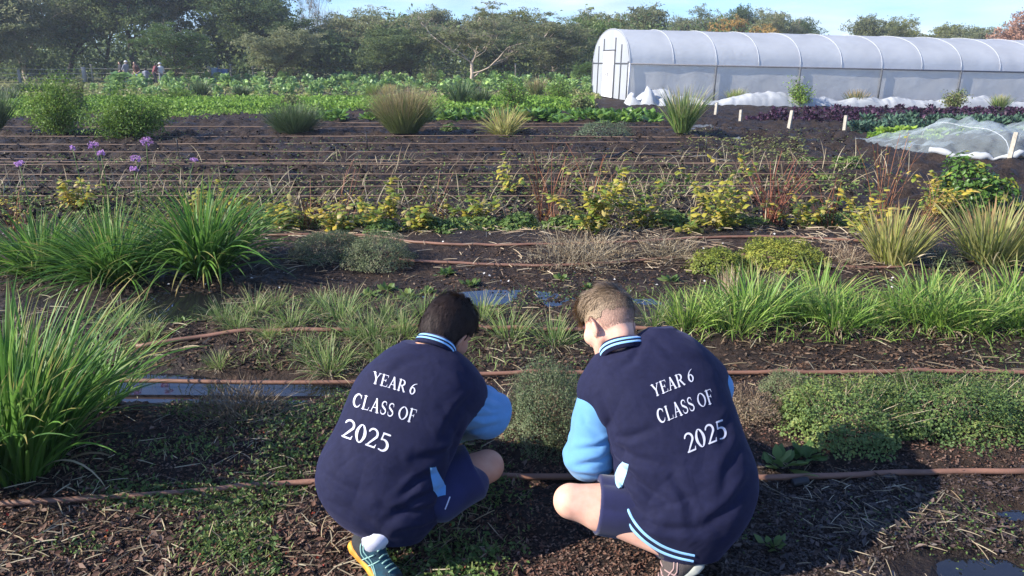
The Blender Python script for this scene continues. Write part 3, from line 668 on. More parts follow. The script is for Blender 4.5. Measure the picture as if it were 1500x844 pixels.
# canes and yellow-leaved berry plants ---------------------------------
def cane_mesh(name, seed, n, h, spread, leaves, leafL=.05, cmat=None, lmat=None, bend=.35, lowleaf=.15):
    rng = rg(seed); mb = MB(); b, a, q = base_disc(rng, n, .1)
    az = rng.uniform(0, 2*PI, n)
    c = ribbons(mb, rng, b, az, spread*rng.uniform(.1, 1, n), h*rng.uniform(.55, 1.2, n), .008, bend, 7, True, prof=np.linspace(1, .5, 8))
    if leaves:
        k = rng.integers(0, n, leaves); j = rng.uniform(lowleaf, 1, leaves)*7; j0 = j.astype(int).clip(0, 6); f = (j-j0)[:, None]
        p = c[k, j0]*(1-f)+c[k, j0+1]*f
        broad(mb, rng, p, rng.uniform(0, 2*PI, leaves), rng.uniform(.6, 1.6, leaves), leafL*rng.uniform(.7, 1.3, leaves), leafL*.6, rng.uniform(.4, 1.4, leaves), 4, 2, .2, .1, m=1)
    return mb.mesh(name, [cmat or M_cane, lmat or M_yel])
canes = [(640, 332, 68, 22, .35, 34, 'small upright bunch of red canes with yellow leaves, left of the largest'), (803, 332, 112, 46, .5, 26, 'tall red cane bush with few leaves behind the dead grass'), (1132, 330, 100, 70, .75, 40, 'wide fan of bare red canes right of centre'), (1292, 320, 110, 26, .35, 40, 'tall thin red canes behind the smaller lemongrass'), (455, 340, 62, 24, .6, 20, 'low brown canes right of the light green clump'), (30, 345, 60, 24, .5, 60, 'brown canes with pale leaves at the left picture edge'), (1360, 330, 60, 24, .6, 60, 'reddish canes between the lemongrass clumps'), (500, 335, 90, 14, .35, 14, 'thin nearly bare canes rising over the drip lines'), (870, 300, 80, 10, .5, 10, 'few bare canes behind the yellow leaved bushes'), (1210, 335, 70, 18, .6, 40, 'short canes beside the wide red fan')]
for i, (px, py, hp, n, sp, lv, lab) in enumerate(canes):
    h = hz(px, py, hp); put('berry_cane', cane_mesh('berry_cane', 100+i, n, h, sp, lv), px, py, lab, 'plant')
yl = [(560, 338, 74, 9, 200, 'bright yellow leaved berry bush left of the small red canes'), (425, 340, 62, 8, 120, 'pale yellow leaves beside the light green clump'), (345, 325, 55, 7, 90, 'yellow leaved plant rising behind the light green clump'), (745, 290, 70, 5, 55, 'thin yellow sprout standing over the drip lines'), (872, 348, 98, 12, 260, 'large green and yellow berry bush left of the fair haired boy\'s head'), (945, 335, 72, 9, 150, 'green and yellow berry bush right of the large one'), (1060, 335, 120, 13, 300, 'tallest yellow leaved berry bush, pale at its top'), (700, 332, 60, 8, 110, 'low yellow leaved plant left of the tall red canes'), (1175, 335, 60, 8, 110, 'green leaved berry plant right of the wide red fan'), (1250, 345, 60, 8, 130, 'patchy yellow plant left of the smaller lemongrass'), (1370, 318, 62, 8, 120, 'yellow leaved plant behind the gap between the lemongrass clumps'), (290, 318, 40, 6, 80, 'yellowing leaves behind the three strap leaved clumps'), (110, 310, 50, 8, 120, 'orange yellow leaves behind the leftmost clumps'), (495, 345, 50, 8, 120, 'pale leaved plant above the dark thyme mounds'), (610, 345, 42, 8, 110, 'low green plant under the small red canes'), (1010, 345, 45, 6, 70, 'low yellow leaves between two berry bushes')]
for i, (px, py, hp, n, lv, lab) in enumerate(yl):
    h = hz(px, py, hp); put('berry_bush', cane_mesh('berry_bush', 130+i, n+3, h, .8, int(lv*1.7), .085, M_deadm, M_yel, .4, .05), px, py, lab, 'plant')
rngb = rg(9)
lowm = mound_mesh('ground_strawberry', [M_weed, M_straw], 300, .35, .2, .13, 700, .04, lump=.12, ll=1.3)
for i, (px, py) in enumerate([(480, 335), (520, 330), (640, 342), (690, 338), (760, 335), (400, 330), (840, 335), (980, 330), (1100, 330), (1225, 330), (560, 345)]):
    put('low_leafy_plant', lowm, px, py, 'low spreading green leafy plant under the canes and berry bushes', 'plant', 'low leafy plants under the berry row', i*1.1, rngb.uniform(.7, 1.1))
mound(1445, 318, 120, 74, [leafmat('dark_glossy_leaf', [(.05, .1, .02), (.08, .16, .03), (.12, .22, .04), (.35, .34, .05)], trans=.25, rough=.35), M_deadm], 21, 1500, .045, 'leafy green bush with a few yellow leaves behind the larger lemongrass', 'leafy_bush', ry=.4, lump=.25)
# middle-distance shrubs ------------------------------------------------
def shrub(px, py, wpx, hpx, mat, seed, label, n=2600, leaf=.03, up=.6, name='shrub'):
    x, y = G(px, py); zc = zc_at(x, y); rx = wpx/2/FPX*zc; h = hpx/FPX*zc; rng = rg(seed)
    mb = MB()
    nb = 34; az = rng.uniform(0, 2*PI, nb); el = rng.uniform(.1, 1.5, nb)
    tips = np.stack([np.cos(az)*np.sin(el)*rx*.9, np.sin(az)*np.sin(el)*rx*.9, h*(.12+.8*np.cos(el)**.8)], 1)*rng.uniform(.6, 1.22, (nb, 1))
    for t in tips: mb.tube([(0, 0, 0), t*.5+np.array((0, 0, h*.08)), t], [.018, .01, .004], 5, m=1)
    k = rng.integers(0, nb, n); s = rng.uniform(.35, 1.08, n)[:, None]
    p = tips[k]*s+rng.normal(0, 1, (n, 3))*np.array((rx, rx, h*.6))*.2+np.array((0, 0, .04)); p[:, 2] = np.abs(p[:, 2])+.02
    cl = rng.uniform(0, 1, nb)[k]*.6+rng.uniform(0, .4, n)
    leafquads(mb, rng, p, leaf*1.7, leaf*.8, np.array((0, 0, up)), cl)
    return put(name, mb.mesh(name, [mat, M_brownstem]), px, py, label, 'shrub', x=x, y=y)
def rush(px, py, wpx, hpx, mat, seed, label, n=500, W=.006, lean=.8, droop=.3, br=.35, name='rush', fold=False):
    x, y = G(px, py); zc = zc_at(x, y); rx = wpx/2/FPX*zc; h = hpx/FPX*zc
    me = clump_mesh(name, mat, seed, n, h/1.05, 0, W, lean, droop, rx*br, 6, fold)
    return put(name, me, px, py, label, 'plant', x=x, y=y)
shrub(88, 200, 84, 72, M_bush, 1, 'dense green shrub, left of the two leafy shrubs on the bare bed', 9500, .034)
shrub(195, 206, 118, 64, M_bush, 2, 'bright green shrub right of its taller twin on the bare bed', 11000, .034)
rush(432, 198, 72, 44, M_rush, 3, 'blue green fan shaped rush in the bare bed', 1900, .008, .95, .2, .5)
rush(592, 200, 66, 62, M_olive, 4, 'round olive rush with brown tips at the middle of the bare bed', 3000, .007, .72, .3, .6)
rush(738, 202, 62, 46, M_lemon, 5, 'arching yellow green grass clump right of the round olive rush', 260, .022, .9, 1.0, .3)
rush(998, 202, 56, 62, M_grass, 6, 'tall upright green grass clump beside the muddy path', 380, .018, .5, .6, .35)
rush(-4, 196, 30, 56, M_rush, 7, 'dark rush cut by the left picture edge', 600, .012, .7, .2, .45)
def lowm2(px, py, w, h, seed, label, mat=M_lav, n=1500, leaf=.03, name='lavender'):
    mound(px, py, w, h, [mat, M_deadm], seed, n, leaf*.5, label, name, sprig=1200, lump=.2, ll=3)
lowm2(888, 204, 92, 24, 30, 'low grey green lavender mound left of the tall grass clump')
for (px, py, w, h, mt, kind, lab) in [
    (295, 142, 20, 24, M_rush, 'r', 'small dark rush in front of the far kale, leftmost of two'), (355, 144, 18, 18, M_rush, 'r', 'small dark rush in front of the far kale, rightmost of two'),
    (674, 157, 30, 36, M_rush, 'r', 'dark upright rush left of the round green bush'), (706, 155, 26, 26, M_rush, 'r', 'shorter dark rush right of the upright one'),
    (750, 160, 58, 40, M_bush, 's', 'rounded bright green bush behind the arching grass clump'), (815, 150, 40, 32, M_bush, 's', 'dark green bush right of the rounded bright bush'),
    (786, 142, 26, 28, M_olive, 'r', 'olive grass between the two green bushes'), (632, 130, 34, 34, M_olive, 's', 'tall olive bush standing above the far kale'),
    (570, 142, 20, 18, M_lemon, 'r', 'small yellow grass in front of the far kale'), (852, 165, 36, 26, M_olive, 's', 'brownish bush at the right end of the chard row'),
    (262, 150, 44, 20, M_bush, 's', 'low light green bush behind the leafy shrub pair'), (30, 138, 22, 16, M_rush, 'r', 'far dark rush near the left edge, first of three'), (50, 138, 26, 18, M_rush, 'r', 'far dark rush near the left edge, second of three'), (70, 136, 22, 14, M_rush, 'r', 'far dark rush near the left edge, third of three'), (14, 152, 26, 24, M_rush, 'r', 'dark rush by the left edge behind the cut off one'),
    (115, 165, 34, 40, M_olive, 's', 'tan twiggy bush behind the left leafy shrub'),
    (1077, 153, 22, 22, M_grass, 'r', 'small grass clump in front of the greenhouse, leftmost'), (1166, 156, 46, 34, M_bush, 's', 'leafy bush in front of the middle of the greenhouse'), (1253, 156, 30, 24, M_olive, 'r', 'olive grass clump right of the leafy bush by the greenhouse'),
    (1397, 162, 40, 28, M_olive, 's', 'wispy olive bush in front of the right part of the greenhouse'), (1463, 163, 22, 22, M_grass, 'r', 'small grass clump furthest right by the greenhouse'),
    (430, 160, 34, 16, M_olive, 's', 'faint olive bush behind the fan shaped rush'), (545, 142, 20, 18, M_bush, 'r', 'small green tuft left of the yellow grass')]:
    sd_ = px*7+py
    if kind == 's': shrub(px, py, w, h, mt, sd_, lab, 1300, .055)
    else: rush(px, py, w, h, mt, sd_, lab, 300, .022, .7, .25, .45)
for i, (px, py, w, h, lab) in enumerate([(1245, 253, 46, 16, 'bright green weed patch on the muddy path near the net cover'), (1190, 240, 34, 9, 'low green weed patch left of the brighter one on the path'), (1215, 262, 30, 7, 'flat weed patch behind the red canes'), (660, 192, 34, 10, 'small green weed patch in the bare bed')]):
    mound(px, py, w, h, [M_weed, M_straw], 60+i, 450, .03, lab, 'weed_patch', lump=.3, ll=2.5)
# ------------------------------------------------------------------ crop rows
def crop_mesh(name, mat, seed, n, L, W, th=(.1, 1.25), droop=.55, ruf=.12, shape='round', stem=0.):
    rng = rg(seed); mb = MB(); b, a, q = base_disc(rng, n, .04); t = np.linspace(0, 1, n)
    b[:, 2] = stem*(1-t)
    az = np.arange(n)*2.399+rng.normal(0, .3, n)
    broad(mb, rng, b, az, th[0]+(th[1]-th[0])*t, L*(.6+.4*np.sin(PI*(.2+.7*t)))*rng.uniform(.85, 1.1, n), W*rng.uniform(.8, 1.15, n), droop*rng.uniform(.5, 1.4, n), 5, 4, .3, ruf, shape=shape)
    if stem: mb.tube([(0, 0, 0), (0, 0, stem)], .02, 6)
    return mb.mesh(name, [mat])
krng = rg(21)
def row(meshes, name, pts, s, label, cat, group, jx=.12, jy=.12, sj=.15):
    for i, (x, y) in enumerate(pts):
        x += krng.normal(0, jx); y += krng.normal(0, jy)
        o = link(name, meshes[i % len(meshes)], (x, y, float(gzm(x, y))-.02), rotz=krng.uniform(0, 6.28), scale=s*krng.uniform(1-sj, 1+sj))
        settag(o, label, cat, group)
def line(px0, py0, px1, py1, n):
    a = np.array(G(px0, py0)); b = np.array(G(px1, py1)); return [tuple(a+(b-a)*t) for t in np.linspace(0, 1, n)]
chard = [crop_mesh('chard', M_chard, 200+k, 16, .46, .2, (.15, 1.1), .8) for k in range(3)]
row(chard, 'chard', line(468, 179, 955, 182, 36), .95, 'glossy green chard plant in the row behind the round olive rush', 'vegetable', 'chard plants in the middle row')
row(chard, 'chard', line(640, 170, 950, 172, 20), .95, 'glossy green chard plant in the second row behind the arching grass', 'vegetable', 'chard plants in the second row')
kale = [crop_mesh('kale', M_kale, 210+k, 26, .40, .27, (.05, 1.45), .8, .18, stem=.28) for k in range(4)]
for (a, b, x0, x1, n, s) in [(140, 139, 170, 865, 44, 1.0), (134, 133, 150, 860, 44, 1.15), (128, 127, 180, 860, 40, 1.3), (122, 121, 200, 860, 38, 1.4)]:
    row(kale, 'kale', line(x0, a, x1, b, n), s, 'leafy grey green kale plant in the far bed under the trees', 'vegetable', 'kale plants in the far beds', .25, .5, .25)
tall = link('kale', kale[0], (*G(182, 132), 0.), scale=(2.8, 2.8, 1.9)); settag(tall, 'tallest light green kale clump in front of the distant people', 'vegetable')
purp = [crop_mesh('purple_kale', M_purp, 220+k, 20, .42, .16, (.1, 1.3), .7, .3, stem=.15) for k in range(2)]
for (py, n, x0, s) in [(164, 26, 1205, .62), (169, 32, 1135, .62), (175, 34, 1115, .6), (180, 24, 1105, .4)]:
    row(purp, 'purple_kale', line(x0, py, 1560 if py < 178 else 1250, py+2, n), s, 'dark purple curly kale plant in the bed before the greenhouse', 'vegetable', 'purple kale plants', .1, .15)
blue = [crop_mesh('blue_green_kale', M_blue, 230+k, 20, .42, .15, (.1, 1.3), .7, .3, stem=.1) for k in range(2)]
for (py, n, x0, x1, s) in [(183, 22, 1265, 1560, .75), (190, 24, 1248, 1560, .75), (196, 12, 1250, 1400, .7)]:
    row(blue, 'blue_green_kale', line(x0, py, x1, py+1, n), s, 'blue green kale plant in the row between purple kale and net', 'vegetable', 'blue green kale plants', .08, .1)
lett = [crop_mesh('lettuce', M_lett, 240+k, 22, .26, .17, (.05, 1.2), .7, .15) for k in range(2)]
row(lett, 'lettuce', line(1280, 207, 1372, 208, 9)+line(1292, 201, 1400, 201, 10)+line(1370, 194, 1540, 194, 12), .95, 'light green lettuce growing beside the white net cover', 'vegetable', 'lettuces beside the net', .05, .06)
# ------------------------------------------------------------------ uncountable cover
def region_cover(name, mat, n, xr, yr, L, W, kind='weed', seed=1, mask=None, label=None, cat=None, lift=.0, up=1.2):
    # carry the cover on past what the view shows, at the same density
    a0 = (xr[1]-xr[0])*(yr[1]-yr[0])
    if yr[1] > 300:
        if xr[0] <= 0: xr = (-380, xr[1])
        if xr[1] >= 1500: xr = (xr[0], 1880)
        if yr[1] >= 860: yr = (yr[0], 1040)
    n = int(n*(xr[1]-xr[0])*(yr[1]-yr[0])/a0)
    rng = rg(seed); px = rng.uniform(*xr, n); py = rng.uniform(*yr, n)
    P = np.array([G(a, b) for a, b in zip(px, py)]) if n < 3000 else None
    if P is None:
        # vectorised flat projection
        rx = (px-750)/FPX; ry = (py-422)/FPX; dz = -SP-ry*CP; t = -CAMH/dz; x = rx*t; y = (CP-ry*SP)*t
        for _ in range(4):
            t = (gbase(x, y)-CAMH)/dz; x = rx*t; y = (CP-ry*SP)*t
    else: x, y = P.T
    if mask is not None:
        k = mask(px, py, x, y, rng); x, y = x[k], y[k]; px = px[k]; py = py[k]
    z = gzm(x, y)
    under = np.zeros(len(x), bool)
    p = np.stack([x, y, z+lift*rng.uniform(0, 1, len(x))+.004], 1)
    mb = MB(); sc = np.ones(len(x))
    if kind == 'leaf': leafquads(mb, rng, p, L*sc, W*sc, np.array((0, 0, up)), spread=.8)
    else: ribbons(mb, rng, p, rng.uniform(0, 2*PI, len(p)), rng.uniform(*({'straw': (1.3, 1.6), 'blade': (.1, 1.1)}[kind]), len(p)), L*rng.uniform(.4, 1.3, len(p)), W, .15 if kind == 'straw' else .6, 4, False, zmin=None, prof=(None if kind == 'blade' else np.array([.8, 1, 1, 1, .6])))
    o = link(name, mb.mesh(name, [mat])); settag(o, label, cat, None, 'stuff'); return o
def nm(s, th, seed=0): return lambda px, py, x, y, rng: n2(x, y, s, seed)+rng.normal(0, .15, len(x)) > th
def inwater(x, y):
    q = np.zeros(len(x), bool)
    for i in range(NP):
        a, b, rx, ry, dp = PUDS[i]; q |= (((x-a)/rx)**2+((y-b)/ry)**2) < .9
    return q
def dry(f): return lambda px, py, x, y, rng: f(px, py, x, y, rng) & ~inwater(x, y)
region_cover('mulch', M_chip, 46000, (-30, 1530), (560, 900), .015, .008, 'leaf', 1, dry(lambda px, py, x, y, rng: (n2(x, y, 1.3)+rng.normal(0, .15, len(x)) > -.75+2.5*(px > 1000)*(py > 690))), 'dark brown bark mulch covering the ground', 'mulch', up=1.5)
region_cover('mulch', M_wetchip, 15000, (1000, 1530), (690, 900), .015, .007, 'leaf', 41, dry(nm(1.3, -.35)), 'dark wet bark mulch on the soil at right', 'mulch', up=1.5)
region_cover('mulch', M_chip, 24000, (-30, 1530), (320, 560), .028, .016, 'leaf', 2, dry(nm(1.0, -.4)), 'brown bark mulch between the plant rows', 'mulch', up=1.5)
region_cover('bark_pieces', M_chip, 1600, (-30, 780), (600, 880), .034, .016, 'leaf', 31, dry(nm(1.6, -.3, 5)), 'larger bark pieces and curled dead leaves on the mulch at left', 'bark', .012, .9)
region_cover('straw', M_straw, 1000, (-30, 720), (600, 870), .085, .0035, 'straw', 3, dry(nm(1.6, -.35, 3)), 'dry straw stems scattered over the mulch at left', 'straw', .012)
region_cover('straw', M_straw, 500, (1080, 1530), (690, 870), .08, .003, 'straw', 4, dry(nm(2, -.1, 4)), 'dry straw stems on the wet soil at right', 'straw', .01)
region_cover('straw', M_straw, 1300, (-30, 1530), (400, 600), .12, .0045, 'straw', 5, dry(nm(1, -.1, 5)), 'dry stems lying between the rows', 'straw', .01)
region_cover('straw', M_straw, 2200, (380, 1300), (318, 400), .15, .006, 'straw', 6, nm(1, -.3, 6), 'dry stems and prunings under the canes', 'straw', .03)
def leftweeds(px, py, x, y, rng):
    v = n2(x, y, 2.2, 8)+.5*n2(x, y, 6, 9)+rng.normal(0, .12, len(x))
    edge = sstep(230, 420, px)*(1-sstep(700, 760, px))*sstep(585, 620, py)
    bottom = sstep(720, 760, py)
    return (v > .38-.62*edge+.35*bottom) & ~inwater(x, y)
region_cover('ground_weeds', M_weed, 30000, (-30, 780), (585, 880), .015, .009, 'leaf', 7, leftweeds, 'small green weeds creeping over the mulch at left', 'weeds', .02, .8)
region_cover('ground_weeds', M_weed, 5000, (-30, 780), (585, 880), .026, .013, 'leaf', 32, leftweeds, 'larger leaved weeds among the mulch at left', 'weeds', .03, .7)
region_cover('ground_weeds', M_straw, 5000, (-30, 780), (585, 800), .03, .0025, 'blade', 33, leftweeds, 'short dead stalks among the weeds at left', 'stalks')
region_cover('bark_pieces', M_wetchip, 500, (1000, 1530), (690, 880), .034, .016, 'leaf', 34, dry(nm(1.6, -.1, 5)), 'larger bark pieces on the wet soil at right', 'bark', .012, .9)
region_cover('ground_weeds', M_weed, 2600, (1080, 1530), (690, 870), .012, .007, 'leaf', 8, nm(2.2, .35, 8), 'sparse weeds on the wet soil at right', 'weeds', .01)
region_cover('ground_weeds', M_grass, 1500, (250, 770), (590, 860), .04, .003, 'blade', 9, dry(nm(2.5, .1, 8)), 'thin grass blades among the weeds', 'weeds')
region_cover('ground_weeds', M_weed, 9000, (100, 1530), (400, 540), .02, .011, 'leaf', 10, dry(nm(1.6, .22, 11)), 'small weeds between the tufts', 'weeds', .03)
region_cover('ground_weeds', M_grass, 5200, (260, 1000), (430, 545), .07, .0035, 'blade', 11, dry(nm(1.5, -.05, 12)), 'short grass between the tufts', 'weeds')
region_cover('ground_weeds', M_chive, 1700, (985, 1530), (430, 508), .11, .005, 'blade', 12, nm(1.5, -.6, 12), 'short shoots filling the chive row', 'weeds')
region_cover('ground_weeds', M_yel, 6500, (-30, 1530), (292, 350), .035, .02, 'leaf', 13, nm(.9, .05, 13), 'yellow and green leaves on the ground under the berry row', 'weeds', .05)
region_cover('fallen_leaves', M_redleaf, 150, (-30, 780), (600, 860), .014, .010, 'leaf', 14, None, 'small bright red fallen leaves on the mulch', 'leaves', .01)
M_darkclod = leafmat('dark_clod', [(.02, .014, .012), (.05, .033, .026), (.03, .02, .017)], trans=0, rough=.9)
region_cover('seedlings', M_weed, 7000, (-30, 1280), (235, 330), .05, .025, 'leaf', 35, nm(.8, .0, 25), 'ragged green weeds in front of the berry row', 'weeds', .12)
region_cover('dry_stems', M_straw, 2600, (-30, 1330), (240, 335), .35, .008, 'blade', 36, nm(.8, -.1, 26), 'dry upright stems among the berry row', 'stems')
region_cover('seedlings', M_weed, 12000, (-30, 1250), (196, 300), .04, .02, 'leaf', 15, nm(.45, .12, 15), 'faint green seedlings on the bare beds', 'seedlings', .03)
region_cover('bed_litter', M_straw, 5000, (-30, 1250), (188, 330), .035, .02, 'leaf', 16, nm(.7, -.2, 16), 'dry crumbs and litter on the bare beds', 'litter', .02)
region_cover('bed_clods', M_darkclod, 7000, (-30, 1250), (165, 330), .08, .06, 'leaf', 17, None, 'dark clods of soil on the bare beds', 'clods', .02)
M_cover = leafmat('light_green_cover', [(.14, .26, .03), (.21, .36, .045), (.29, .43, .07)], trans=.35)
region_cover('cover_crop', M_cover, 26000, (-60, 870), (147, 163), .14, .1, 'leaf', 18, nm(.12, -.75, 18), 'strip of light green low cover crop', 'cover crop', .22, .5)
region_cover('cover_crop', M_cover, 7000, (-60, 470), (165, 178), .11, .07, 'leaf', 19, nm(.35, -.1, 19), 'broken strip of low green seedlings at left', 'cover crop', .12, .5)
region_cover('grass', leafmat('dry_lawn', [(.14, .18, .05), (.2, .23, .07), (.32, .3, .14)]), 12000, (-60, 880), (120, 146), .3, .2, 'leaf', 20, nm(.12, -.2, 18), 'rough grass strips between the far beds', 'grass', .1, .8)
region_cover('grass', bpy.data.materials['dry_lawn'], 2500, (990, 1180), (195, 235), .06, .03, 'leaf', 22, nm(.5, .2, 21), 'thin grass on the muddy path', 'grass', .03)
region_cover('stones', solid('pale_stone', (.6, .58, .55), .7), 160, (0, 1530), (340, 440), .022, .018, 'leaf', 23, None, 'small pale stones on the soil', 'stones', .01)
# ================================================================== greenhouse
M_film = film('greenhouse_plastic', (.70, .73, .77), .20, .42, .5, .3)
M_film2 = film('greenhouse_side_plastic', (.84, .83, .80), .22, .50, .5, .3)
M_white = solid('white_door_panel', (.82, .82, .82), .5, ns=3, col2=(.74, .74, .75))
M_galv = solid('galvanised_tube', (.09, .095, .105), .7, ns=9, col2=(.06, .065, .075))
M_lighttube = solid('white_hoop', (.62, .64, .67), .7)
M_darktube = solid('dark_rail', (.14, .14, .16), .6)
gx, gy = G(918, 148.5)
gh = link('greenhouse', None, (gx, gy, float(gz(gx, gy)))); settag(gh, 'long plastic covered greenhouse tunnel with white doors behind the crop beds', 'greenhouse')
GHA = math.radians(7.3); SLOPE = -.0205
gh.rotation_euler = (0, -math.asin(SLOPE), GHA)
GW, GE, GT, GLN = 6.5, 1.5, 3.0, 24.0
def gh_prof(n=26):
    # cross-section y (0..GW), z ; near straight wall, arch, far straight wall
    th = np.linspace(0, PI, n); y = GW/2-GW/2*np.cos(th); z = GE+(GT-GE)*np.sin(th)**.86
    return y, z
py_, pz_ = gh_prof()
def sheet(name, X, Y, Z, mat, parent, thick=.0):
    n, m = X.shape; V = np.stack([X, Y, Z], -1).reshape(-1, 3)
    i = np.arange(n-1)[:, None]; j = np.arange(m-1)[None]; o = i*m+j
    return link(name, mesh_np(name, V, np.stack([o, o+1, o+m+1, o+m], -1).reshape(-1, 4), [mat]), parent=parent)
xs = np.linspace(0, GLN, 14*12+1)
sag = lambda x: -.012*np.abs(np.sin(PI*x/1.9))
X, T = np.meshgrid(xs, np.arange(len(py_)), indexing='ij')
Yc = py_[None]+0*X; Zc = pz_[None]+sag(X)*np.sin(np.linspace(0, PI, len(py_)))[None]+.01*n2(X, T*.3, .8, 2)
sheet('roof_cover', X, Yc, Zc, M_film, gh)
for nm_, yy in (('side_cover', 0.), ('side_cover', GW)):
    X, Zs = np.meshgrid(xs, np.linspace(.02, GE-.02, 8), indexing='ij')
    sheet(nm_, X, yy+.02*n2(X, Zs, 1.3, 4)*(1 if yy else -1)+(.03 if yy == 0 else 0), Zs, M_film2, gh)
# end wall: plastic around the doorway
d0, d1, dh = 2.3, 4.25, 2.02
mb = MB()
def endcol(y0, y1, zlo, n=6, xe=0.):
    ys = np.linspace(y0, y1, n); zt = np.interp(ys, py_, pz_)-.02
    V = [];
    for y, z in zip(ys, zt): V += [(xe, y, zlo), (xe, y, z)]
    mb.add(V, [(2*i, 2*i+2, 2*i+3, 2*i+1) for i in range(n-1)])
endcol(0.02, d0, .03); endcol(d1, GW-.02, .03); endcol(d0, d1, dh+.05)
link('end_cover', mb.mesh('end_cover', [M_film], False), parent=gh)
mb = MB(); ys = np.linspace(.02, GW-.02, 20); zt = np.interp(ys, py_, pz_)-.03; V = []
for y, z in zip(ys, zt): V += [(GLN, y, .03), (GLN, y, z)]
mb.add(V, [(2*i, 2*i+2, 2*i+3, 2*i+1) for i in range(19)]); link('end_cover', mb.mesh('end_cover', [M_film], False), parent=gh)
for a in (0, 1):
    dw = (d1-d0)/2; y0 = d0+a*dw
    mb = MB(); mb.box((-.04, y0+dw/2, dh/2+.03), (.045, dw-.03, dh-.02)); 
    dr = link('door', mb.mesh('door', [M_white], False), parent=gh)
    mb = MB()
    for k in (.1, dw-.1): mb.box((-.068, y0+k, dh/2), (.016, .05, dh-.15))
    for z in (.25, 1.05, 1.85): mb.box((-.068, y0+dw/2, z), (.014, dw-.16, .05))
    link('door_frame', mb.mesh('door_frame', [solid('door_rail', (.66, .66, .67), .5)], False), parent=dr)
    mb = MB(); mb.tube([(-.09, y0+(dw-.14 if a == 0 else .14), .95), (-.12, y0+(dw-.14 if a == 0 else .14), 1.0), (-.09, y0+(dw-.14 if a == 0 else .14), 1.12)], .014, 6)
    link('handle', mb.mesh('handle', [M_darktube]), parent=dr)
mb = MB()
for (y, z0, z1) in ((d0-.06, 0, 2.6), (d1+.06, 0, 2.6), (.06, 0, GE+.1), (GW-.06, 0, GE+.1), (1.2, 0, 2.3), (5.3, 0, 2.3)): mb.tube([(-.02, y, z0), (-.02, y, z1)], .03, 6)
mb.tube([(-.02, .05, GE+.02), (-.02, d0-.1, GE+.02)], .03, 6); mb.tube([(-.02, d1+.1, GE+.02), (-.02, GW-.05, GE+.02)], .03, 6)
mb.tube([(-.03, d0-.1, dh+.06), (-.03, d1+.1, dh+.06)], .03, 6)
link('end_frame', mb.mesh('end_frame', [M_galv]), parent=gh)
for k in range(14):
    x = k*1.87; 
    if x > GLN: break
    mb = MB(); off = .03
    yy = GW/2+(py_-GW/2)*1.006; zz = pz_+.01
    mb.tube(np.stack([np.full(len(yy), x+.01), yy, zz], 1), .009, 6)
    link('hoop', mb.mesh('hoop', [M_lighttube]), parent=gh)
    if k % 2 == 0:
        mb = MB(); mb.tube([(x+.02, -.05, -.1), (x+.02, -.05, GE+.02)], .042, 8); link('post', mb.mesh('post', [M_galv if k else M_lighttube]), parent=gh)
        mb = MB(); mb.tube([(x+.02, GW+.05, -.1), (x+.02, GW+.05, GE+.02)], .042, 8); link('post', mb.mesh('post', [M_galv]), parent=gh)
mb = MB(); mb.tube([(-.02, -.03, GE+.01), (GLN, -.03, GE+.01)], .034, 6); link('eave_rail', mb.mesh('eave_rail', [M_darktube]), parent=gh)
mb = MB(); mb.tube([(-.02, GW+.03, GE+.01), (GLN, GW+.03, GE+.01)], .034, 6); link('eave_rail', mb.mesh('eave_rail', [M_darktube]), parent=gh)
mb = MB()
for k in range(0, 12, 2):
    mb.tube([(k*1.87+.1, .25, .1), (k*1.87+3.5, .25, GE-.1)], .018, 5)
link('brace', mb.mesh('brace', [M_galv]), parent=gh)
# low plastic skirt heaped along the foot of the wall, seen as a white band
def cloth(name, X, Y, Z, mat, label, cat):
    n, m = X.shape; V = np.stack([X, Y, Z], -1).reshape(-1, 3)
    i = np.arange(n-1)[:, None]; j = np.arange(m-1)[None]; o = i*m+j
    me = mesh_np(name, V, np.stack([o, o+1, o+m+1, o+m], -1).reshape(-1, 4), [mat])
    ob = link(name, me); settag(ob, label, cat); return ob
M_net = film('white_crop_net', (.50, .58, .60), .68, .35, .7, .1)
M_frost = film('white_frost_cloth', (.60, .62, .63), .06, .3, .8, .2)
a = np.array(G(925, 153)); b = np.array(G(1600, 161)); ln = np.linalg.norm(b-a); dr_ = (b-a)/ln; nr_ = np.array((-dr_[1], dr_[0]))
S, Tt = np.meshgrid(np.linspace(0, ln, 340), np.linspace(0, 1, 16), indexing='ij')
hgt = (.34+.18*np.sin(S*1.35+.5*np.sin(S*.6))*(.6+.4*np.sin(S*.43))+.08*n2(S, S*0, 1.5, 3))*np.clip(S*2, 0, 1)
prof = np.sin(PI*Tt)**.5
wd_ = .95+.15*n2(S, S*0, .8, 7)
XX = a[0]+dr_[0]*S+nr_[0]*(Tt-.35)*wd_; YY = a[1]+dr_[1]*S+nr_[1]*(Tt-.35)*wd_
ZZ = gzm(XX, YY)+.015+hgt*prof*(1+.12*n2(S, Tt*3, 3.1, 9))+.03*n2(S, Tt, 6, 5)*prof
cloth('frost_cloth', XX, YY, ZZ, M_frost, 'long wavy white frost cloth lying along the foot of the greenhouse', 'crop cover')
mb = MB(); rng = rg(3); gxp, gyp = G(936, 154)
u = np.linspace(0, 1, 22); v = np.linspace(0, 1, 12); A, B = np.meshgrid(u, v, indexing='ij')
XX = gxp-.5+A*1.5+.05*n2(A*5, B*5, 2, 1); YY = gyp-.4+B*.9
ZZ = gzm(XX, YY)+.02+np.sin(PI*A)**.5*np.sin(PI*B)**.5*(.45+.3*np.sin(A*14)+.2*n2(A*6, B*6, 1, 3))*.9
cloth('frost_cloth', XX, YY, np.maximum(ZZ, gzm(XX, YY)+.01), M_frost, 'crumpled heap of white cloth at the greenhouse corner', 'crop cover')
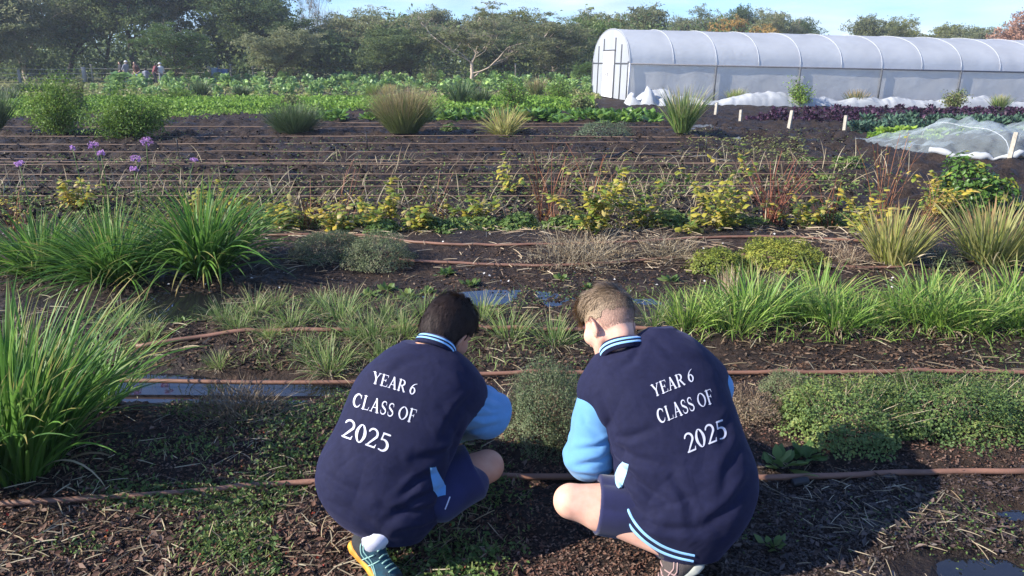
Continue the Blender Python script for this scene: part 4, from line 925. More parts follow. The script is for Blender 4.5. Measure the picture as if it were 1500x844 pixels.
# near net over hoops -------------------------------------------------
xa, ya = G(1318, 226); xb, yb = G(1600, 252)
S, Tt = np.meshgrid(np.linspace(0, 1, 150), np.linspace(0, 1, 60), indexing='ij')
Lx = 7.2; Wy = 3.0; x0 = G(1312, 222)[0]; y0 = G(1312, 236)[1]
Xn = x0+S*Lx; Yn = y0+.35*np.exp(-S*9)+Tt*Wy*(1-.0*S)-.3*np.sin(S*PI*3)*(1-Tt)
ridge = .52*np.clip(np.sin(PI*np.clip(Tt, 0, 1))**.55, 0, 1)
crest = (.5+.5*np.cos((S-.17)*Lx*2*PI/2.0))
ridge = ridge*np.clip(S*5.2, 0, 1)**.8*(.64+.36*crest)
fold = .03*np.sin(S*95+6*n2(S*5, Tt*2, 1, 2))*np.sin(PI*Tt)+.03*n2(S*9, Tt*6, 1.2, 4)
Zn = gzm(Xn, Yn)+.02+np.maximum(ridge+fold*np.clip(ridge*5, .2, 1), .0)
cloth('crop_net', Xn, Yn, Zn, M_net, 'sheer white net draped over low hoops at the right edge', 'crop cover')
for k in range(3):
    xx = x0+Lx*.17+k*2.0
    mb = MB(); t = np.linspace(0, PI, 16); yy = y0+Wy/2-Wy*.47*np.cos(t); zz = gz(xx, yy)+.49*np.sin(t)**.55
    mb.tube(np.stack([np.full(16, xx), yy, zz-.03], 1), .007, 6); o = link('net_hoop', mb.mesh('net_hoop', [M_lighttube])); settag(o, 'thin hoop holding up the sheer white net', 'hoop', 'hoops under the net')
# gathered heavier edge of the net along the ground
for (sa, sb, lab) in ((0, .2, 'bundled white net hem at the left tip of the net cover'), (.22, .44, 'bundled white net hem lying on the soil near the stake')):
    s = np.linspace(sa, sb, 40); mb = MB(); xx = x0+s*Lx; yy = y0+.35*np.exp(-s*9)-.3*np.sin(s*PI*3)-.03
    mb.tube(np.stack([xx, yy, gzm(xx, yy)+.05], 1), .04+.018*np.sin(s*90)+.02*n2(s*20, s, 3, 1), 8); o = link('net_hem', mb.mesh('net_hem', [M_frost])); settag(o, lab, 'net hem')
# ================================================================== fences, gate, shed
def fence(px0, px1, posts, label, py=122, Y=None):
    x0, y0 = G(posts[0][0], py); root = link('fence', None, (0, y0, 0)); settag(root, label, 'fence')
    zc = zc_at(0, y0)
    X = lambda px: (px-750)/FPX*zc
    for (px, top, wpx) in posts:
        h = 1.6-(top-90)/FPX*zc if True else 1
        h = CAMH-zc*(SP+(top-422)/FPX*CP)
        mb = MB(); mb.tube([(X(px), 0, -.1), (X(px)+.01, 0, h*.5), (X(px), 0, h)], wpx/FPX*zc/2, 6); link('post', mb.mesh('post', [M_wood]), parent=root)
    for z in (.35, .7, 1.05):
        mb = MB(); xs = np.linspace(X(px0), X(px1), 60); mb.tube(np.stack([xs, .02+0*xs, z-.02+.03*np.sin(xs*.9)], 1), .02, 4); link('wire', mb.mesh('wire', [M_stake]), parent=root)
    return root, X, y0, zc
fence(-60, 285, [(-40, 101, 5), (30, 102, 4), (125, 98, 6), (181, 102, 3)], 'post and wire fence at the left beyond the grass', 121)
fence(370, 862, [(389, 104, 3), (492, 105, 4), (590, 106, 3), (595, 106, 3), (635, 92, 3), (690, 106, 4), (775, 107, 4), (859, 108, 4), (574, 96, 2)], 'post and wire fence behind the far kale under the trees', 118)
p_, X_, yg, zg = fence(283, 345, [(285, 101, 3), (308, 97, 4), (340, 102, 3)], 'wire gate panel with taller middle post', 119)
def farbox(px0, px1, top, bot, mat, name, label, cat, pyb=122, roof=None, post=None):
    x0, y0 = G(px0, pyb); zc = zc_at(x0, y0); w_ = (px1-px0)/FPX*zc; h = (bot-top)/FPX*zc; z0 = CAMH-zc*(SP+(bot-422)/FPX*CP)
    root = link(name, None, (x0+w_/2, y0, 0)); settag(root, label, cat)
    mb = MB(); mb.box((0, 0, z0+h/2), (w_, w_*.6, h)); 
    link('body', mb.mesh('body', [mat], False), parent=root)
    mb = MB(); mb.box((0, 0, z0+h+.06), (w_*1.12, w_*.7, .09)); link('lid', mb.mesh('lid', [roof or mat], False), parent=root)
    mb = MB()
    for k in range(3): mb.box((w_*(-.3+.3*k), -w_*.3-.01, z0+h/2), (w_*.04, .02, h*.9))
    link('rib', mb.mesh('rib', [roof or mat], False), parent=root)
    if z0 > .1:
        for sx in (-1, 1):
            mb = MB(); mb.tube([(sx*w_*.45, 0, 0), (sx*w_*.45, 0, z0)], .05, 5); link('leg', mb.mesh('leg', [M_wood]), parent=root)
farbox(43, 60, 97, 112, solid('dark_green_steel', (.03, .06, .055), .6), 'tank', 'dark green square tank with a pale lid beyond the left fence', 'tank', 119, M_galv)
farbox(312, 320, 102, 119, solid('pale_blue_plastic', (.35, .5, .75), .5), 'water_container', 'pale blue water container left of its pair by the gate', 'container', 121)
farbox(322, 336, 104, 118, solid('blue_plastic', (.12, .22, .5), .5), 'water_container', 'blue water container right of its pair by the gate', 'container', 121)
x, y = G(410, 123)
def thinpost(px, top, label, pyb=121, r=.05):
    x, y = G(px, pyb); zc = zc_at(x, y); h = CAMH-zc*(SP+(top-422)/FPX*CP); mb = MB(); mb.tube([(x, y, -.1), (x, y, h-.12), (x, y, h)], [r, r, r*1.8], 6)
    mb.box((x, y, h), (.16, .12, .1)); o = link('thin_post', mb.mesh('thin_post', [M_wood])); settag(o, label, 'post')
thinpost(137, 95, 'thin pole with a small pale head right of the left fence post'); thinpost(340, 95, 'thin pole right of the wire gate')
thinpost(755, 94, 'thin pole standing among the trunks left of the greenhouse')
thinpost(372, 98, 'pole left of the long far fence')
# ================================================================== distant people
def skin_mat(name, c): return solid(name, c, .5, ns=30, col2=tuple(v*.9 for v in c))
M_skin = skin_mat('skin', (.55, .33, .24))
def far_person(px, top, face, shirt, trouser, hat, label, pose=0, pyb=124, ht=1.6):
    x, y = G(px, pyb); zc = zc_at(x, y)
    z0 = float(gz(x, y)); H = ht
    c, s = math.cos(face), math.sin(face)
    def w_(a, b, z): return np.array((a*c-b*s, a*s+b*c, z))
    root_z = z0
    lean = .15 if pose == 1 else 0
    hip = H*.5; sh = H*.81
    hd = w_(0, lean*1.1+.02, H*.93-lean*.2); chest = w_(0, lean*.9, sh-.06); pel = w_(0, 0, hip+.04)
    feet = [w_(-.1, -.06, .05), w_(.1, .1, .05)]; kn = [w_(-.1, .02, H*.27), w_(.1, .1, H*.28)]
    hands = [w_(-.22, .28+.1*pose, H*.52), w_(.24, .18, H*.5)]; elb = [w_(-.26, .06, H*.62), w_(.27, .02, H*.62)]; shd = [w_(-.17, lean*.9, sh-.03), w_(.17, lean*.9, sh-.03)]
    def body(P, g=0.):
        d = ell(P, hd, (.078, .09, .115)); d = smin(d, rcone(P, chest, hd, .06, .045), .03)
        d = smin(d, ell(P, hd+w_(0, .09, -.01), (.018, .025, .03)), .02)
        d = smin(d, rcone(P, pel, chest, .13, .14), .05)
        for i in (0, 1):
            d = smin(d, rcone(P, pel+w_((-.08, .08)[i], 0, 0), kn[i], .085, .055), .03); d = smin(d, rcone(P, kn[i], feet[i], .055, .038), .02)
            d = smin(d, rcone(P, feet[i], feet[i]+w_(0, .14, -.01), .04, .035), .02)
            d = smin(d, rcone(P, shd[i], elb[i], .05, .038), .03); d = smin(d, rcone(P, elb[i], hands[i], .038, .027), .02)
            d = smin(d, rcone(P, hands[i], hands[i]+w_(0, .07, -.03), .03, .02), .015)
        return d
    def shirt_f(P):
        d = rcone(P, pel+w_(0, 0, .02), chest, .155, .165)
        for i in (0, 1): d = smin(d, rcone(P, shd[i], elb[i], .07, .055), .04)
        return np.maximum(d, ell(P, w_(0, 0, H), (9, 9, 9))*0-1)
    def tr_f(P):
        d = rcone(P, pel+w_(0, 0, .05), pel-w_(0, 0, .05), .15, .14)
        for i in (0, 1): d = smin(d, rcone(P, pel+w_((-.08, .08)[i], 0, 0), kn[i], .1, .07), .03); d = smin(d, rcone(P, kn[i], feet[i]+w_(0, 0, .06), .07, .055), .02)
        return d
    lo, hi = (-.6, -.6, -.03), (.6, .6, H+.15)
    b = link('person', sdf_mesh('person', body, lo, hi, .028, [M_skin]), (x, y, z0)); settag(b, label, 'person')
    link('shirt', sdf_mesh('shirt', shirt_f, lo, hi, .03, [shirt]), parent=b); link('trousers', sdf_mesh('trousers', tr_f, lo, hi, .03, [trouser]), parent=b)
    hf = (lambda P: smin(ell(P, hd+np.array((0, 0, .06)), (.1, .11, .09)), ell(P, hd+np.array((0, 0, .04)), (.17, .17, .02)), .02)) if hat[0] else (lambda P: np.maximum(ell(P, hd+w_(0, -.012, .02), (.088, .1, .12)), -((P-hd)@w_(0, -1, .6))-.03))
    link('hat' if hat[0] else 'hair', sdf_mesh('hat', hf, lo, hi, .022, [hat[1]]), parent=b)
mw = solid('white_cotton', (.7, .68, .66), .8); mdk = solid('dark_cotton', (.03, .03, .04), .8); mrd = solid('maroon_cotton', (.2, .05, .06), .8); mjn = solid('pale_denim', (.2, .32, .5), .8); mbr = solid('brown_cotton', (.12, .06, .05), .8); mhr = solid('dark_hair', (.02, .015, .012), .6); mgr = solid('grey_cotton', (.25, .26, .3), .8)
far_person(180, 96, 2.2, mdk, mdk, (0, mhr), 'leftmost distant person in dark clothes under the trees', 0, 123.5)
far_person(186, 93, -1.9, mgr, mdk, (1, mw), 'distant person in grey with a white hat, second from left', 1, 124, 1.68)
far_person(205, 98, 2.8, mbr, mjn, (0, mhr), 'distant person in brown top and pale jeans standing in the kale', 1, 127.5, 1.62)
far_person(228, 98, -1.2, mrd, mdk, (0, mhr), 'distant person in maroon top, left of the right hand group', 1, 124, 1.5)
far_person(238, 98, 1.0, mw, mgr, (1, mw), 'distant person in white top and hat, rightmost of all', 0, 123.5, 1.5)
far_person(216, 108, .3, mgr, mgr, (0, mhr), 'small distant child in grey between the two groups', 0, 124, 1.1)
# ================================================================== trees
def bark(name, c, c2): return solid(name, c, .85, ns=6, col2=c2, bump=.5, bs=30)
B_dark = bark('dark_bark', (.075, .055, .042), (.035, .028, .022)); B_pale = bark('pale_gum_bark', (.52, .43, .35), (.34, .26, .2)); B_grey = bark('grey_bark', (.2, .17, .14), (.1, .085, .07))
L_dark = leafmat('dark_evergreen', [(.045, .08, .03), (.075, .12, .04), (.2, .25, .08)], trans=.42)
L_gum = leafmat('grey_green_gum', [(.11, .14, .06), (.165, .195, .085), (.24, .25, .12), (.23, .2, .12)], trans=.42)
L_mid = leafmat('mid_green_crown', [(.05, .10, .025), (.09, .16, .035), (.15, .22, .05)], trans=.25)
L_olv = leafmat('yellow_green_crown', [(.09, .12, .03), (.15, .17, .04), (.21, .2, .05)], trans=.25)
L_gold = leafmat('golden_crown', [(.2, .14, .03), (.32, .22, .05), (.4, .28, .08)], trans=.25)
L_pink = leafmat('rusty_pink_crown', [(.22, .12, .08), (.33, .18, .12), (.4, .25, .18)], trans=.2)
L_twig = leafmat('bare_twigs', [(.22, .16, .13), (.32, .25, .2)], trans=0)
def tree_meshes(seed, H, spread, nleaf, leaf, trunk_r=.16, low=.3, first=.28, lean=0., clump=.5, levels=3, open_=.0, nlimb=6, flat=.55, twigs=0):
    rng = rg(seed); mb = MB(); tips = []
    def branch(p, d, L, r, lv):
        n = 6; pts = [p.copy()]; q = p.copy(); dd = d.copy(); k = []
        for i in range(n):
            dd = dd+rng.normal(0, .13, 3)+np.array((0, 0, .04 if lv else .02)); dd /= np.linalg.norm(dd); q = q+dd*L/n; pts.append(q.copy())
        mb.tube(pts, np.linspace(r, r*.45, n+1), 7 if lv == 0 else 5, cap=False)
        if lv >= levels-1:
            tips.append((pts[-1], L)); tips.append((pts[-3], L)); return
        m = nlimb if lv == 0 else rng.integers(2, 5)
        for j in range(m):
            t = rng.uniform(first if lv == 0 else .35, 1) if j else 1.
            ii = min(n, int(t*n)); b = np.array(pts[ii]); ang = rng.uniform(0, 2*PI) if lv else j*2*PI/m+rng.normal(0, .4)
            o = np.array((math.cos(ang), math.sin(ang), rng.uniform(.1, .9)*flat*1.6)); nd = dd*.45+o*(.8 if lv == 0 else .65); nd /= np.linalg.norm(nd)
            branch(b, nd, L*rng.uniform(.5, .8)*(spread if lv == 0 else 1), r*(.5 if lv == 0 else .5)*(1.1-.4*t*(lv == 0)), lv+1)
    d0 = np.array((lean, rng.normal(0, .1), 1.)); d0 /= np.linalg.norm(d0)
    branch(np.array((0., 0, -.1)), d0, H*(.5 if flat < .9 else .62), trunk_r, 0)
    tk = mb.mesh('trunk', [B_dark])
    P = np.array([t[0] for t in tips]); zmax = P[:, 2].max()
    mb = MB(); nb = len(P)
    # leaf clumps: sub-clusters around each twig end, gaps between them
    ns = max(1, int(nleaf/nb/24)); C = []; 
    for p in P:
        for _ in range(ns): C.append(p+rng.normal(0, clump, 3)*np.array((1, 1, .6)))
    C = np.array(C); C = C[C[:, 2] > H*low*rng.uniform(.6, 1.2, len(C))]
    C = C[rng.uniform(0, 1, len(C)) > open_]
    k = np.repeat(np.arange(len(C)), 24); pp = C[k]+rng.normal(0, 1, (len(k), 3))*np.array((.34, .34, .2))*clump*.85
    tone = np.repeat(np.clip(rng.normal(.5, .22, len(C)), 0, 1), 24)*.7+rng.uniform(0, .3, len(k))
    leafquads(mb, rng, pp, leaf*1.9, leaf*.8, np.array((0, 0, .6)), tone, spread=1)
    if twigs:
        kk = rng.integers(0, len(P), twigs); ribbons(mb, rng, P[kk]+rng.normal(0, clump*.6, (twigs, 3)), rng.uniform(0, 6.28, twigs), rng.uniform(.1, 1.3, twigs), .8, .025, .3, 3, False, m=1)
    cr = mb.mesh('crown', [L_gum, L_twig])
    top = float(np.percentile(pp[:, 2], 99.5)); w = float(np.percentile(np.abs(pp[:, 0]), 97))
    return tk, cr, top, w
TV = {
 'dense': [tree_meshes(300+k, 9, .9, 26000, .14, .2, .12, .15, 0, .75, 3, 0, 9, .8) for k in range(3)],
 'gum': [tree_meshes(310+k, 9, 1.15, 20000, .12, .2, .26, .3, .05, .62, 3, .08, 8, .75, 300) for k in range(3)],
 'tall': [tree_meshes(320+k, 12, .75, 22000, .15, .22, .26, .35, .08, .75, 3, .1, 9, .7, 200) for k in range(2)],
 'spread': [tree_meshes(332, 8, 1.5, 13000, .12, .16, .56, .12, .1, .5, 3, .2, 7, .6, 900)],
 'bare': [tree_meshes(340, 10, .8, 1800, .1, .13, .4, .3, .05, .6, 3, .3, 8, .9, 2200)],
}
TREES = []
trng = rg(99)
def tree(kind, v, px, top, Yd, leafm, barkm, label, wpx=None, group=None, base=None, name='tree'):
    tk, cr, t, w = TV[kind][v % len(TV[kind])]
    zc = Yd*CP+CAMH*SP; x = (px-750)/FPX*zc
    z0 = float(gz(x, Yd)); H = CAMH-zc*(SP+(top-422)/FPX*CP)-z0
    zc = zc_at(x, Yd, H)           # the top is seen at its own depth
    H = CAMH-zc*(SP+(top-422)/FPX*CP)-z0
    s = H/t; sx = s if wpx is None else (wpx/2/FPX*zc)/w
    root = link(name, None, (x, Yd, z0)); settag(root, label, 'tree', group)
    rz = trng.uniform(-.5, .5) if kind == 'spread' else trng.uniform(0, 6.28)
    for nm_, me, mt in (('trunk', tk, barkm), ('crown', cr, leafm)):
        o = link(nm_, me, parent=root, rotz=rz, scale=(sx, sx, s)); o.material_slots[0].link = 'OBJECT'; o.material_slots[0].material = mt
# left dark mass
T = tree
T('dense', 0, -40, -60, 62, L_gum, B_dark, 'grey green tree cut by the left picture edge', 170)
T('gum', 0, 40, -40, 66, L_gum, B_pale, 'tall grey green gum with a pale leaning limb, near the left edge', 170)
T('dense', 1, 100, -60, 70, L_dark, B_dark, 'dark tall tree right of the leftmost gum, above the frame top', 150)
T('tall', 0, 150, -50, 72, L_dark, B_dark, 'tall dark tree behind the leftmost distant people', 130)
T('tall', 1, 205, -70, 68, L_dark, B_dark, 'very tall dark tree directly behind the people', 140)
T('gum', 1, 262, 35, 60, L_mid, B_dark, 'dark green rounded tree left of the wire gate', 95)
T('tall', 0, 262, -60, 76, L_gum, B_grey, 'tall loose crowned tree behind the rounded one by the gate', 130)
T('tall', 1, 325, -40, 74, L_dark, B_grey, 'tall dark tree behind the wire gate', 130)
T('dense', 2, 375, -30, 70, L_dark, B_dark, 'dense dark green tree right of the gate', 130)
T('dense', 0, 430, 10, 66, L_dark, B_dark, 'dense dark tree at the right end of the tall dark group', 110)
T('bare', 0, 462, -30, 76, L_gum, B_grey, 'half bare pale tree against the sky right of the dark group', 90)
T('dense', 1, 400, 45, 60, L_gum, B_dark, 'low spreading grey green tree at the foot of the dark group', 110)
T('dense', 2, 530, 22, 74, L_gum, B_grey, 'rounded olive topped tree left of the flat dark one', 110)
T('dense', 1, 548, 42, 64, L_dark, B_dark, 'flat topped dark tree with a bluish crown', 120)
T('gum', 2, 498, 45, 68, L_mid, B_dark, 'mid green tree between the bare tree and the flat topped one', 90)
T('gum', 0, 612, 18, 76, L_gum, B_grey, 'grey olive gum behind the yellow green crown', 110)
T('gum', 1, 600, 48, 66, L_olv, B_dark, 'yellow green topped tree left of the white limbed gum', 80)
T('spread', 0, 690, 12, 62, L_gum, B_pale, 'white limbed gum with spreading bare branches, tallest in the middle', 200)
T('gum', 2, 690, 20, 72, L_gum, B_pale, 'grey green gum behind the white limbed one', 110)
T('dense', 0, 745, 45, 68, L_dark, B_dark, 'dark green tree right of the white limbed gum', 90)
T('gum', 1, 812, 20, 66, L_gum, B_pale, 'grey leaved gum with pale forked trunk left of the greenhouse', 120)
T('gum', 0, 862, 28, 76, L_mid, B_grey, 'green tree rising behind the greenhouse end', 90)
T('gum', 2, 900, 16, 84, L_olv, B_pale, 'olive topped tree above the greenhouse end', 90)
T('dense', 1, 958, 14, 90, L_gum, B_grey, 'broad grey tree over the left part of the greenhouse roof', 110)
T('dense', 0, 1032, 12, 95, L_gum, B_grey, 'separate dark crown left of the golden tree above the roof', 66)
T('dense', 2, 1083, 12, 100, L_dark, B_grey, 'small dark crown above and behind the golden tree', 50)
T('dense', 1, 1085, 28, 88, L_gold, B_grey, 'golden crown just above the greenhouse roof', 84)
T('gum', 0, 1128, 16, 95, L_gum, B_grey, 'sparse dark gum right of the golden crown', 80)
T('gum', 1, 1172, 36, 95, L_dark, B_grey, 'low dark crown at the right end of the small group over the roof', 60)
T('dense', 2, 1272, 26, 92, L_gum, B_grey, 'olive crown at the left end of the right hand group', 60)
T('dense', 0, 1312, 28, 96, L_olv, B_grey, 'brownish olive crown second in the right hand group', 70)
T('dense', 1, 1360, 40, 100, L_olv, B_grey, 'low yellow olive crown in the middle of the right hand group', 80)
T('gum', 2, 1415, 38, 96, L_gum, B_grey, 'low grey olive crown left of the rusty tree', 80)
T('dense', 0, 1500, -4, 80, L_pink, B_grey, 'large rusty pink tree at the right picture edge', 110)
T('dense', 2, 858, 92, 56, L_mid, B_dark, 'small round green tree beside the greenhouse end', 34)
T('dense', 2, 1010, 26, 100, L_gum, B_grey, 'grey green crown left of the separate dark crown, low over the roof', 70)
T('dense', 0, 1060, 24, 104, L_gum, B_grey, 'grey green crown between the separate dark crown and the golden one', 60)
T('dense', 1, 1112, 26, 102, L_gum, B_grey, 'rounded crown touching the golden crown on its right side', 64)
T('dense', 2, 1150, 30, 100, L_dark, B_grey, 'dark rounded crown between the sparse gum and the low end crown', 60)
T('dense', 1, 1292, 34, 94, L_olv, B_grey, 'olive crown wedged between the first two of the right hand group', 66)
T('dense', 0, 1388, 42, 100, L_olv, B_grey, 'low olive crown left of the low grey olive one', 80)
T('dense', 2, 1440, 40, 92, L_gum, B_grey, 'low dense crown just left of the rusty pink tree', 70)
T('dense', 0, 570, 16, 86, L_gum, B_grey, 'tall rounded grey crown between the flat topped tree and the olive gum', 110)
T('dense', 1, 650, 14, 86, L_gum, B_grey, 'tall rounded crown behind and left of the white limbed gum', 110)
T('dense', 2, 730, 22, 88, L_gum, B_grey, 'rounded crown behind and right of the white limbed gum', 110)
T('dense', 0, 790, 18, 84, L_olv, B_grey, 'olive crown behind the pale forked trunk', 110)
T('dense', 1, 840, 22, 88, L_gum, B_grey, 'rounded grey crown left of the greenhouse end', 100)
# undergrowth beneath the belt of trees: one mass nobody could count
mb = MB(); rng = rg(17)
n = 1500; cx = rng.uniform(-78, 22, n); cy = rng.uniform(64, 95, n); cz = rng.uniform(.2, 1, n)**1.3*rng.uniform(1.5, 5.5, n)
k = np.repeat(np.arange(n), 30); P = np.stack([cx[k], cy[k], cz[k]], 1)+rng.normal(0, 1, (len(k), 3))*np.array((.9, .6, .5)); P[:, 2] = np.abs(P[:, 2])
leafquads(mb, rng, P, .42, .22, np.array((0, 0, .5)), np.repeat(rng.uniform(0, 1, n), 30)*.7+rng.uniform(0, .3, len(k)))
settag(link('undergrowth', mb.mesh('undergrowth', [L_dark])), 'dark mass of undergrowth between and behind the trunks', 'undergrowth', None, 'stuff')
mb = MB(); n = 700; cx = rng.uniform(-100, 110, n); cy = rng.uniform(105, 130, n); cz = rng.uniform(0, 1, n)*rng.uniform(3, 5.5, n)*np.where(cx > 25, .7, 1)
k = np.repeat(np.arange(n), 40); P = np.stack([cx[k], cy[k], cz[k]], 1)+rng.normal(0, 1, (len(k), 3))*np.array((1.8, 1, .9)); P[:, 2] = np.abs(P[:, 2])
leafquads(mb, rng, P, .7, .4, np.array((0, 0, .5)), np.repeat(rng.uniform(0, 1, n), 40)*.7+rng.uniform(0, .3, len(k)))
settag(link('woodland', mb.mesh('woodland', [L_dark])), 'far off woodland closing the view behind the tree belt', 'woodland', None, 'stuff')

# air ----------------------------------------------------------------------
mb = MB(); mb.box((0, 62, 10), (420, 150, 28)); m, nt, out = newmat('haze'); v = N(nt, 'ShaderNodeVolumePrincipled'); v.inputs['Color'].default_value = (.82, .9, 1, 1); v.inputs['Density'].default_value = .0007; v.inputs['Anisotropy'].default_value = 0
nt.links.new(v.outputs[0], out.inputs['Volume']); settag(link('haze', mb.mesh('haze', [m], False)), 'thin blue air over the whole garden', 'haze', None, 'stuff')
# ================================================================== the two boys
def navy_cloth():
    m, nt, out = newmat('navy_fleece'); Lk = nt.links.new
    p = N(nt, 'ShaderNodeBsdfPrincipled'); p.inputs['Roughness'].default_value = .85; p.inputs['Specular IOR Level'].default_value = .25
    p.inputs['Sheen Weight'].default_value = .10; p.inputs['Sheen Roughness'].default_value = .45; p.inputs['Sheen Tint'].default_value = (.5, .5, .9, 1)
    tc = N(nt, 'ShaderNodeTexCoord'); n = N(nt, 'ShaderNodeTexNoise'); n.inputs['Scale'].default_value = 60; n.inputs['Detail'].default_value = 4; Lk(tc.outputs['Object'], n.inputs['Vector'])
    r = ramp(nt, [(.3, (.0065, .0075, .029)), (.7, (.010, .0115, .040))], n.outputs['Fac']); Lk(r.outputs[0], p.inputs['Base Color'])
    n2_ = N(nt, 'ShaderNodeTexNoise'); n2_.inputs['Scale'].default_value = 600; n2_.inputs['Detail'].default_value = 2; Lk(tc.outputs['Object'], n2_.inputs['Vector'])
    b = N(nt, 'ShaderNodeBump'); b.inputs['Strength'].default_value = .35; b.inputs['Distance'].default_value = .001; Lk(n2_.outputs['Fac'], b.inputs['Height'])
    n3 = N(nt, 'ShaderNodeTexNoise'); n3.inputs['Scale'].default_value = 9; n3.inputs['Detail'].default_value = 3; n3.inputs['Distortion'].default_value = .8; Lk(tc.outputs['Object'], n3.inputs['Vector'])
    b2 = N(nt, 'ShaderNodeBump'); b2.inputs['Strength'].default_value = .35; b2.inputs['Distance'].default_value = .02; Lk(n3.outputs['Fac'], b2.inputs['Height']); Lk(b.outputs[0], b2.inputs['Normal']); Lk(b2.outputs[0], p.inputs['Normal'])
    Lk(p.outputs[0], out.inputs[0]); return m
def cloth_mat(name, c, c2, rough=.85):
    m = solid(name, c, rough, ns=25, col2=c2, bump=.2, bs=500, spec=.2, sheen=.2); return m
M_navy = navy_cloth()
M_sky = cloth_mat('sky_blue_fleece', (.125, .305, .56), (.11, .27, .49))
M_skyrib = cloth_mat('sky_blue_rib', (.30, .58, .88), (.25, .5, .8))
M_palerib = cloth_mat('pale_blue_pocket', (.35, .56, .72), (.30, .5, .66))
M_short = cloth_mat('navy_shorts', (.02, .022, .075), (.015, .017, .058))
M_white = cloth_mat('white_embroidery', (.64, .64, .72), (.52, .52, .62))
M_sock = cloth_mat('white_sock', (.62, .62, .72), (.5, .5, .62)); M_dsock = cloth_mat('dark_sock', (.02, .02, .03), (.015, .015, .02))
def boy_skin(name, c):
    m, nt, out = newmat(name); Lk = nt.links.new
    p = N(nt, 'ShaderNodeBsdfPrincipled'); p.inputs['Roughness'].default_value = .62; p.inputs['Specular IOR Level'].default_value = .28
    p.inputs['Subsurface Weight'].default_value = .15; p.inputs['Subsurface Radius'].default_value = (.02, .008, .004); p.inputs['Subsurface Scale'].default_value = .5
    tc = N(nt, 'ShaderNodeTexCoord'); n = N(nt, 'ShaderNodeTexNoise'); n.inputs['Scale'].default_value = 34; n.inputs['Detail'].default_value = 7; Lk(tc.outputs['Object'], n.inputs['Vector'])
    r = ramp(nt, [(.3, (c[0]*.9, c[1]*.8, c[2]*.78)), (.7, c)], n.outputs['Fac']); Lk(r.outputs[0], p.inputs['Base Color'])
    nb = N(nt, 'ShaderNodeTexNoise'); nb.inputs['Scale'].default_value = 350; Lk(tc.outputs['Object'], nb.inputs['Vector'])
    b = N(nt, 'ShaderNodeBump'); b.inputs['Strength'].default_value = .15; b.inputs['Distance'].default_value = .001; Lk(nb.outputs['Fac'], b.inputs['Height']); Lk(b.outputs[0], p.inputs['Normal'])
    Lk(p.outputs[0], out.inputs[0]); return m
S_a = boy_skin('tanned_skin', (.50, .27, .18)); S_b = boy_skin('fair_skin', (.72, .43, .32))
def hairmat(name, cols): return leafmat(name, cols, trans=0, rough=.6, spec=.22)
H_a = hairmat('black_brown_hair', [(.014, .010, .010), (.035, .024, .02), (.022, .015, .013), (.055, .038, .032)]); H_abase = solid('dark_hair_underlayer', (.012, .009, .008), .95, spec=.05)
H_b = hairmat('light_brown_hair', [(.09, .06, .04), (.17, .12, .08), (.28, .20, .13), (.44, .33, .22)]); H_b2 = hairmat('cropped_hair', [(.40, .26, .19), (.26, .17, .12), (.15, .10, .07)]); H_base = solid('hair_underlayer', (.09, .06, .042), .95, ns=60, spec=.05)
def unit(v): v = np.asarray(v, float); return v/np.linalg.norm(v)
def frame(px_, py_, zc_):    # direction given in camera-like axes: right, up, forward(away)
    return R_*px_+U_*py_+F_*zc_
def rowtorso(rows, kz=1.0):
    """garment body: elliptical sections stacked along the back. rows: (py, xl, xr, zc, depth)"""
    rows = np.array(rows, float)
    V = -(rows[:, 0]-422)/FPX*rows[:, 3]; C = ((rows[:, 1]+rows[:, 2])/2-750)/FPX*rows[:, 3]; W = (rows[:, 2]-rows[:, 1])/2/FPX*rows[:, 3]
    o = np.argsort(V); V, C, W, Z, Dp = V[o], C[o], W[o], rows[o, 3], rows[o, 4]
    # smooth resample
    t = np.linspace(V[0], V[-1], 60)
    def sm(a):
        q = np.interp(t, V, a); q = np.pad(q, 4, mode='edge'); return np.convolve(q, np.ones(9)/9, 'valid')
    Cs, Ws, Zs, Ds = sm(C), sm(W), sm(Z), sm(Dp)
    def f(P, grow=0.):
        q = P-CAM; x = q@R_; v = q@U_; z = q@F_
        vv = np.clip(v, V[0], V[-1]); c = np.interp(vv, t, Cs); w_ = np.interp(vv, t, Ws)+grow; zz = np.interp(vv, t, Zs); dd = np.interp(vv, t, Ds)+grow
        e = 2.35
        rr = (np.abs((x-c)/w_)**e+np.abs((z-zz)/dd)**e)**(1/e)
        d = (rr-1)*np.minimum(w_, dd)*1.05
        over = np.maximum(v-V[-1], V[0]-v)
        return np.where(over > 0, np.sqrt(np.maximum(d, 0)**2+over**2)+np.minimum(d, 0)*0-.0, d)
    return f
def wr(P, dirv, s, amp, seed):
    """soft cloth folds that run along dirv"""
    d = unit(dirv); al = (P@d)[:, None]*d
    Q = (P-al)*s+al*s*.22
    n = vnoise(Q+seed*3.7)
    return amp*(np.abs(n)**.8*1.3-.5)
